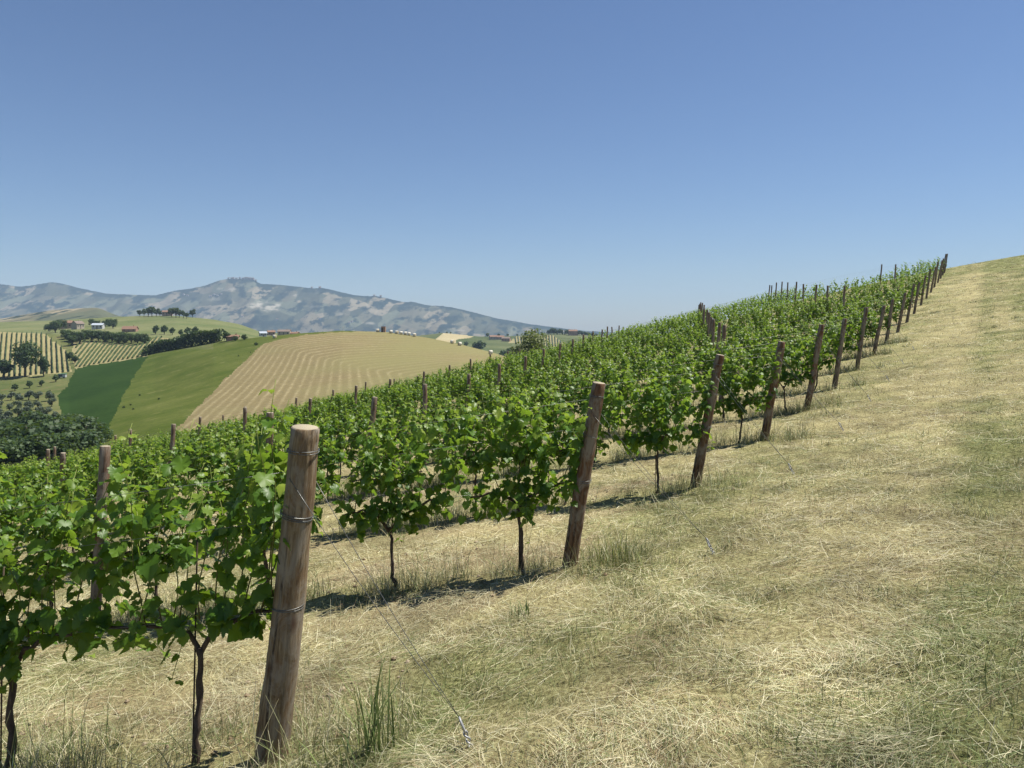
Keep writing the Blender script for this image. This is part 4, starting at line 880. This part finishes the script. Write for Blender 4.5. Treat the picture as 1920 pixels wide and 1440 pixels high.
# far vine rows: low ridges of foliage
for i, (px, y, hh) in enumerate([(480, 648, 7), (447, 668, 3), (470, 661, 2.5), (245, 760, 4), (262, 742, 4), (298, 749, 4), (232, 765, 5), (250, 768, 4)]):
    p = mid.at(px, y); tree("round_tree", p - [0, 0, 0.15], hpx(p[1], hh) / 6, ["dry bush at the top left corner of the straw field", "small bush on the upper grass field edge", "tiny bush near the corner of the straw field"][i] if i < 3 else f"tiny dark bush in the grass field, {ordinal(sorted([245, 262, 298, 232, 250]).index(px))} from the left", wide=1.4)
M["far_row"] = leaf_mat("far_row", (0.03, 0.05, 0.02), (0.06, 0.09, 0.03), (0.10, 0.13, 0.045), 0.7, 0.1, 0.2, 0.2)
def vine_row(sheet, a, b_, n, wd, hh, label, group):
    t = np.linspace(0, 1, n); P = np.array([sheet.at(a[0] + (b_[0] - a[0]) * k, a[1] + (b_[1] - a[1]) * k) for k in t]); r = np.random.default_rng(int(a[0] * 7 + a[1]) % 9999)
    d = P[-1] - P[0]; s = np.array([d[1], -d[0], 0]); s /= np.linalg.norm(s); off = [(-0.5, -0.2), (-0.5, 0.45), (-0.15, 1), (0.15, 1), (0.5, 0.45), (0.5, -0.2)]
    V = np.stack([P + s * wd * o_[0] * r.uniform(0.7, 1.3, (n, 1)) + np.array([0, 0, 1]) * hh * o_[1] * r.uniform(0.75, 1.2, (n, 1)) for o_ in off], 1).reshape(-1, 3)
    i = np.arange(n - 1)[:, None] * 6; j = np.arange(5)[None]; Qd = np.stack([i + j, i + j + 1, i + 7 + j, i + 6 + j], -1).reshape(-1, 4)
    return tag(build("vine_row", V, [Qd, np.array([[0, 1, 2, 3, 4, 5]]), np.arange(6)[None, ::-1] + (n - 1) * 6], M["far_row"], tint=r.random(len(V)), smooth=False), label, "vine row", group)
for i in range(16):
    tx = -14 + 9.2 * i; y0 = 625.5 if tx < 84 else np.interp(tx, [84, 110, 126, 133], [627, 646, 661, 690]); bx = tx + (tx - 95) * 0.10 + 2
    vine_row(mid, (tx, y0), (bx, np.interp(bx, [-60, 0, 60, 133], [711, 708, 703, 697])), 26, 0.75, 1.3, f"dark far vine row, {ordinal(i)} from the left in the upright plot", "vine rows of the upright far plot")
i = 0
for bx in np.arange(113, 284, 9.0):
    by = np.interp(bx, [140, 180, 285], [690, 682.5, 666]); x0, y0 = bx, by
    if bx < 142: x0 = 142.0; y0 = by - (x0 - bx) / 0.78
    ty = np.interp(bx + 34, [137, 165, 230, 268, 300, 320], [643, 640, 647, 648, 632, 629]) + 1; tx = bx + (by - ty) * 0.78
    if tx - x0 < 4: continue
    vine_row(mid, (x0, y0), (min(tx, 318), ty), 22, 0.75, 1.2, f"dark far vine row, {ordinal(i)} from the left in the slanting plot", "vine rows of the slanting far plot"); i += 1
for i in range(17):
    bx = 966 + 5.3 * i; y0 = np.interp(bx, [952, 968, 1036, 1062], [643, 632, 628.5, 648]); y1 = np.interp(bx, [952, 1000, 1045, 1062], [643.5, 645, 651, 649])
    if y1 - y0 > 2: vine_row(east, (bx, y0), (bx + 1.5, y1), 12, 2.0, 2.0, f"fine dark vine row, {ordinal(i)} from the left on the domed plot", "vine rows of the domed plot")

# ------------------------------------------------------------------ houses, bales and small things
def plain(name, c, rough=0.9, var=0.25, sc=2.0):
    m, nt, b, o = mat(name); f = noise(nt, sc, 4, 0.6, objco(nt)); nt.links.new(ramp(nt, f, [(0.3, tuple(v * (1 - var) for v in c)), (0.7, c)]), b.inputs["Base Color"]); b.inputs["Roughness"].default_value = rough; return m
M["pink_wall"] = plain("pink_wall", (0.38, 0.27, 0.21)); M["cream_wall"] = plain("cream_wall", (0.42, 0.36, 0.28)); M["white_wall"] = plain("white_wall", (0.5, 0.5, 0.49)); M["brick_wall"] = plain("brick_wall", (0.36, 0.22, 0.15))
M["tile_roof"] = plain("tile_roof", (0.27, 0.16, 0.11), 0.9, 0.35, 3); M["grey_roof"] = plain("grey_roof", (0.42, 0.46, 0.52)); M["dark_glass"] = plain("dark_glass", (0.04, 0.045, 0.05), 0.3); M["green_paint"] = plain("green_paint", (0.08, 0.22, 0.14)); M["brown_roof"] = plain("brown_roof", (0.22, 0.17, 0.14))
def house(pos, w, d, h, rh, wall, roof, rz, label, cat="house", group=None, nw=3, name="farmhouse", detail=True):
    root = empty(name, pos, rz); bgw = Bag()
    V = np.array([(-w / 2, -d / 2, -1.5), (w / 2, -d / 2, -1.5), (w / 2, d / 2, -1.5), (-w / 2, d / 2, -1.5), (-w / 2, -d / 2, h), (w / 2, -d / 2, h), (w / 2, d / 2, h), (-w / 2, d / 2, h), (-w / 2, 0, h + rh), (w / 2, 0, h + rh)])
    bgw.add(V, [np.array([[0, 1, 5, 4], [2, 3, 7, 6]]), np.array([[1, 2, 6, 9, 5], [3, 0, 4, 8, 7]])]); bgw.obj("wall", M[wall], root, smooth=False)
    e = 0.45; k = rh / (d / 2); rb = Bag()
    for s in (-1, 1):
        P = np.array([(-w / 2 - e, s * (d / 2 + e), h - k * e + 0.05), (w / 2 + e, s * (d / 2 + e), h - k * e + 0.05), (w / 2 + e, 0, h + rh + 0.05), (-w / 2 - e, 0, h + rh + 0.05)]); up = P + [0, 0, 0.22]
        rb.add(np.concatenate([P, up]), np.array([[0, 1, 2, 3], [7, 6, 5, 4], [0, 4, 5, 1], [1, 5, 6, 2], [2, 6, 7, 3], [3, 7, 4, 0]]))
    ro = rb.obj("roof", M[roof], root, smooth=False)
    if detail:
        cb = Bag(); cb.add(*box(w * 0.2, w * 0.2 + 0.7, -0.35 + d * .12, 0.35 + d * .12, h + rh * 0.4, h + rh + 0.9)); cb.obj("chimney", M[wall], ro, smooth=False)
        for i in range(nw):
            x0 = -w / 2 + (i + 0.5) * w / nw - 0.5
            wb = Bag(); wb.add(*box(x0, x0 + 1.0, -d / 2 - 0.04, -d / 2 + 0.1, h * 0.45, h * 0.45 + 1.4)); wb.obj("window", M["dark_glass"], root, smooth=False)
        db = Bag(); db.add(*box(-0.6, 0.6, -d / 2 - 0.05, -d / 2 + 0.1, -0.2, 2.0)); db.obj("door", M["brown_roof"], root, smooth=False)
    return tag(root, label, cat, group)
def F_(px, y): return far.at(px, y)
house(F_(126, 616), 9, 8, 5.5, 2.0, "pink_wall", "tile_roof", 0.3, "pinkish farmhouse among the valley farm trees")
house(F_(146, 617), 8, 7, 5.0, 2.4, "cream_wall", "brown_roof", 1.2, "cream gabled house just right of the pinkish farmhouse")
house(F_(184, 617), 9, 7, 3.6, 1.5, "white_wall", "grey_roof", 0.2, "low white shed with blue grey roof among the farm trees", "shed", name="farm_shed")
house(F_(244, 622), 11, 6, 2.2, 2.2, "brick_wall", "tile_roof", 0.1, "low farm building with red tiled roof right of the white shed", "farm building", name="farm_building")
house(F_(314, 592.5), 10, 8, 4.6, 1.6, "pink_wall", "tile_roof", 0.2, "brown farmhouse on the hilltop between dark pines")
p = mid.at(437, 637); house(p, 5.5, 4, 1.6, 0.8, "brick_wall", "tile_roof", 0.2, "small reddish hut on the crest beside the hedge trees", "hut", nw=1, name="hut")
house(F_(493, 631), 6, 5, 3.0, 1.4, "white_wall", "grey_roof", 0.5, "small white house beyond the green crest", nw=2)
house(F_(533, 629), 12, 8, 4.0, 1.8, "cream_wall", "brown_roof", 0.1, "long cream house with brown roof beyond the crest")
house(F_(552, 630), 9, 7, 2.6, 1.4, "brick_wall", "tile_roof", -0.2, "low brick house right of the long cream house", nw=2)
house(F_(508, 629), 7, 6, 3.4, 1.4, "pink_wall", "tile_roof", 0.5, "small pink house left of the long cream house", nw=2)
house(east.atz(925, 1400), 14, 10, 5, 2.5, "cream_wall", "tile_roof", 0.3, "cream village house with tiled roof across the valley")
house(east.atz(938, 1400), 13, 9, 4.5, 2.5, "pink_wall", "tile_roof", 0.1, "pinkish village house in the valley group")
house(east.atz(949, 1350), 14, 9, 5, 2.2, "brick_wall", "brown_roof", -0.2, "brown village house at the right of the valley group")
p = east.atz(1074, 1462); house(p, 16, 9, 8, 2.5, "brick_wall", "tile_roof", 0.1, "reddish house among the dark trees of the wooded crest")
for i, (px, dy, w, h) in enumerate([(428, 0, 14, 9), (433, 0, 16, 10), (438, 0, 14, 12), (443, 0, 20, 9), (449, 0, 14, 11), (454, 0, 16, 9), (460, 0, 26, 16), (467, 0, 26, 15), (474, 0, 24, 14), (480, 0, 16, 10), (583, 0, 14, 9), (598, 0, 16, 10), (700, 0, 16, 9), (712, 0, 16, 9)]):
    j = int(np.searchsorted(mtn.px, px)); q = mtn.P[mtn.ny - 1, j]
    where = f"village house on the mountain summit, {ordinal(i)} from the left" if i < 10 else ["first", "second", "third", "fourth"][i - 10] + " lone house on the ridge right of the summit village"
    house(q + [0, -6, 0], w, 12, h, 3, ("cream_wall", "pink_wall", "brick_wall")[i % 3], "brown_roof", random.uniform(-.3, .3), "tiny hazy " + where, "house", "houses on the mountain ridge", name="village_house", detail=False)
for i, (px, y) in enumerate([(402, 553), (408, 555), (415, 552), (395, 556), (455, 594), (520, 600), (600, 598), (655, 606), (660, 604), (345, 553), (352, 555)]):
    q = mtn.at(px, y); house(q + [0, -4, 0], 14, 12, 7, 3, "white_wall", "tile_roof", random.uniform(-.4, .4), f"tiny pale house dotted on the mountain slope, {ordinal(sorted([402, 408, 415, 395, 455, 520, 600, 655, 660, 345, 352]).index(px))} from the left", "house", "houses on the mountain slope", name="slope_house", detail=False)
# round bales
M["bale"] = plain("bale", (0.66, 0.62, 0.52), 0.9, 0.2, 3); M["bale_end"] = plain("bale_end", (0.46, 0.38, 0.24), 0.9, 0.3, 5)
bl = [(515, 634), (708, 622.5), (733, 625), (744, 626), (752, 627), (760, 628), (767, 629), (777, 631), (848, 644), (862, 648), (920, 664)]
for i, (px, y) in enumerate(bl):
    p = mid.at(px, y); r0 = 0.8; n = 20; th = np.arange(n) * 2 * math.pi / n; ring = lambda xx, rr: np.stack([np.full(n, xx), rr * np.cos(th), rr * np.sin(th) + r0], -1)
    V = np.concatenate([ring(-0.65, r0 - .08), ring(-0.6, r0), ring(0.6, r0), ring(0.65, r0 - .08)]); j = np.arange(n); k = (j + 1) % n
    Qd = np.concatenate([np.stack([a * n + j, a * n + k, (a + 1) * n + k, (a + 1) * n + j], -1) for a in range(3)])
    if i == 0:
        bo = build("hay_bale", V, [Qd, j[None, ::-1], (3 * n + j)[None]], [M["bale"], M["bale_end"]], idx=[0] * len(Qd) + [1, 1])
        b0 = bo
    else: bo = b0.copy(); C.objects.link(bo)
    bo.location = p; bo.rotation_euler = (0, 0, random.uniform(-0.6, 0.6)); bo.scale = (1.05, 1, 1)
    tag(bo, {0: "lone pale round bale on the green crest left of the straw field", 1: "round bale just left of the brick hut on the crest"}.get(i, f"pale round hay bale, {ordinal(i - 2)} from the left beyond the brick hut"), "hay bale", "round hay bales on the crest")
# brick hut, white marker post, green trailer
p = mid.at(719, 622.6); root = empty("brick_hut", p); hb = Bag(); hb.add(*box(-1.0, 1.0, -0.9, 0.9, -0.8, 2.6)); hb.add(*box(-1.1, 1.1, -1.0, 1.0, 2.6, 2.75)); hb.obj("wall", M["brick_wall"], root, smooth=False)
db = Bag(); db.add(*box(-0.85, -0.1, -0.93, -0.8, -0.1, 2.1)); db.obj("door", M["dark_glass"], root, smooth=False); tag(root, "small brick hut on the crest of the straw field", "hut")
p = mid.at(643, 621); pb = Bag(); pb.add(*tube(np.array([[0, 0, -0.3], [0, 0, 1.2], [0, 0, 2.2]]), [0.09, 0.08, 0.07], 8)); pb.add(*box(-0.22, 0.22, -0.05, 0.05, 1.75, 2.15)); o = pb.obj("marker_post", M["white_wall"]); o.location = p; tag(o, "white marker post on the crest left of the brick hut", "post")
p = mid.at(117, 709); root = empty("farm_trailer", p, 0.15); tb_ = Bag(); tb_.add(*box(-1.6, 1.6, -0.9, 0.9, 0.45, 1.9)); tb_.obj("body", M["white_wall"], root, smooth=False)
rb = Bag(); rb.add(*box(-1.75, 1.75, -1.05, 1.05, 1.9, 2.15)); rb.obj("roof", M["green_paint"], root, smooth=False)
db = Bag(); db.add(*box(-1.5, 0.3, -0.94, -0.85, 0.8, 1.7)); db.obj("side_panel", M["dark_glass"], root, smooth=False)
for sx in (-1, 1):
    wb = Bag(); wb.add(*tube(np.array([[sx * 1.0, -1.02, 0.35], [sx * 1.0, -0.8, 0.35]]), 0.36, 14)); wb.obj("wheel", M["dark_glass"], root)
tag(root, "small farm trailer with green roof at the edge of the dark crop", "trailer")

# ------------------------------------------------------------------ haze: the air between here and the mountains
hm = bpy.data.materials.new("haze"); hm.use_nodes = True; nt = hm.node_tree; nt.nodes.clear()
ho = nt.nodes.new("ShaderNodeOutputMaterial"); hv = nt.nodes.new("ShaderNodeVolumePrincipled")
hv.inputs["Density"].default_value = 8.8e-5; hv.inputs["Color"].default_value = (0.58, 0.77, 1.0, 1); hv.inputs["Anisotropy"].default_value = 0.0
nt.links.new(hv.outputs[0], ho.inputs["Volume"])
V, fq = box(-9000, 9000, -700, 9000, -140, 405)
tag(build("haze", V, fq, hm, smooth=False), "blue summer haze over the valley", kind="stuff")
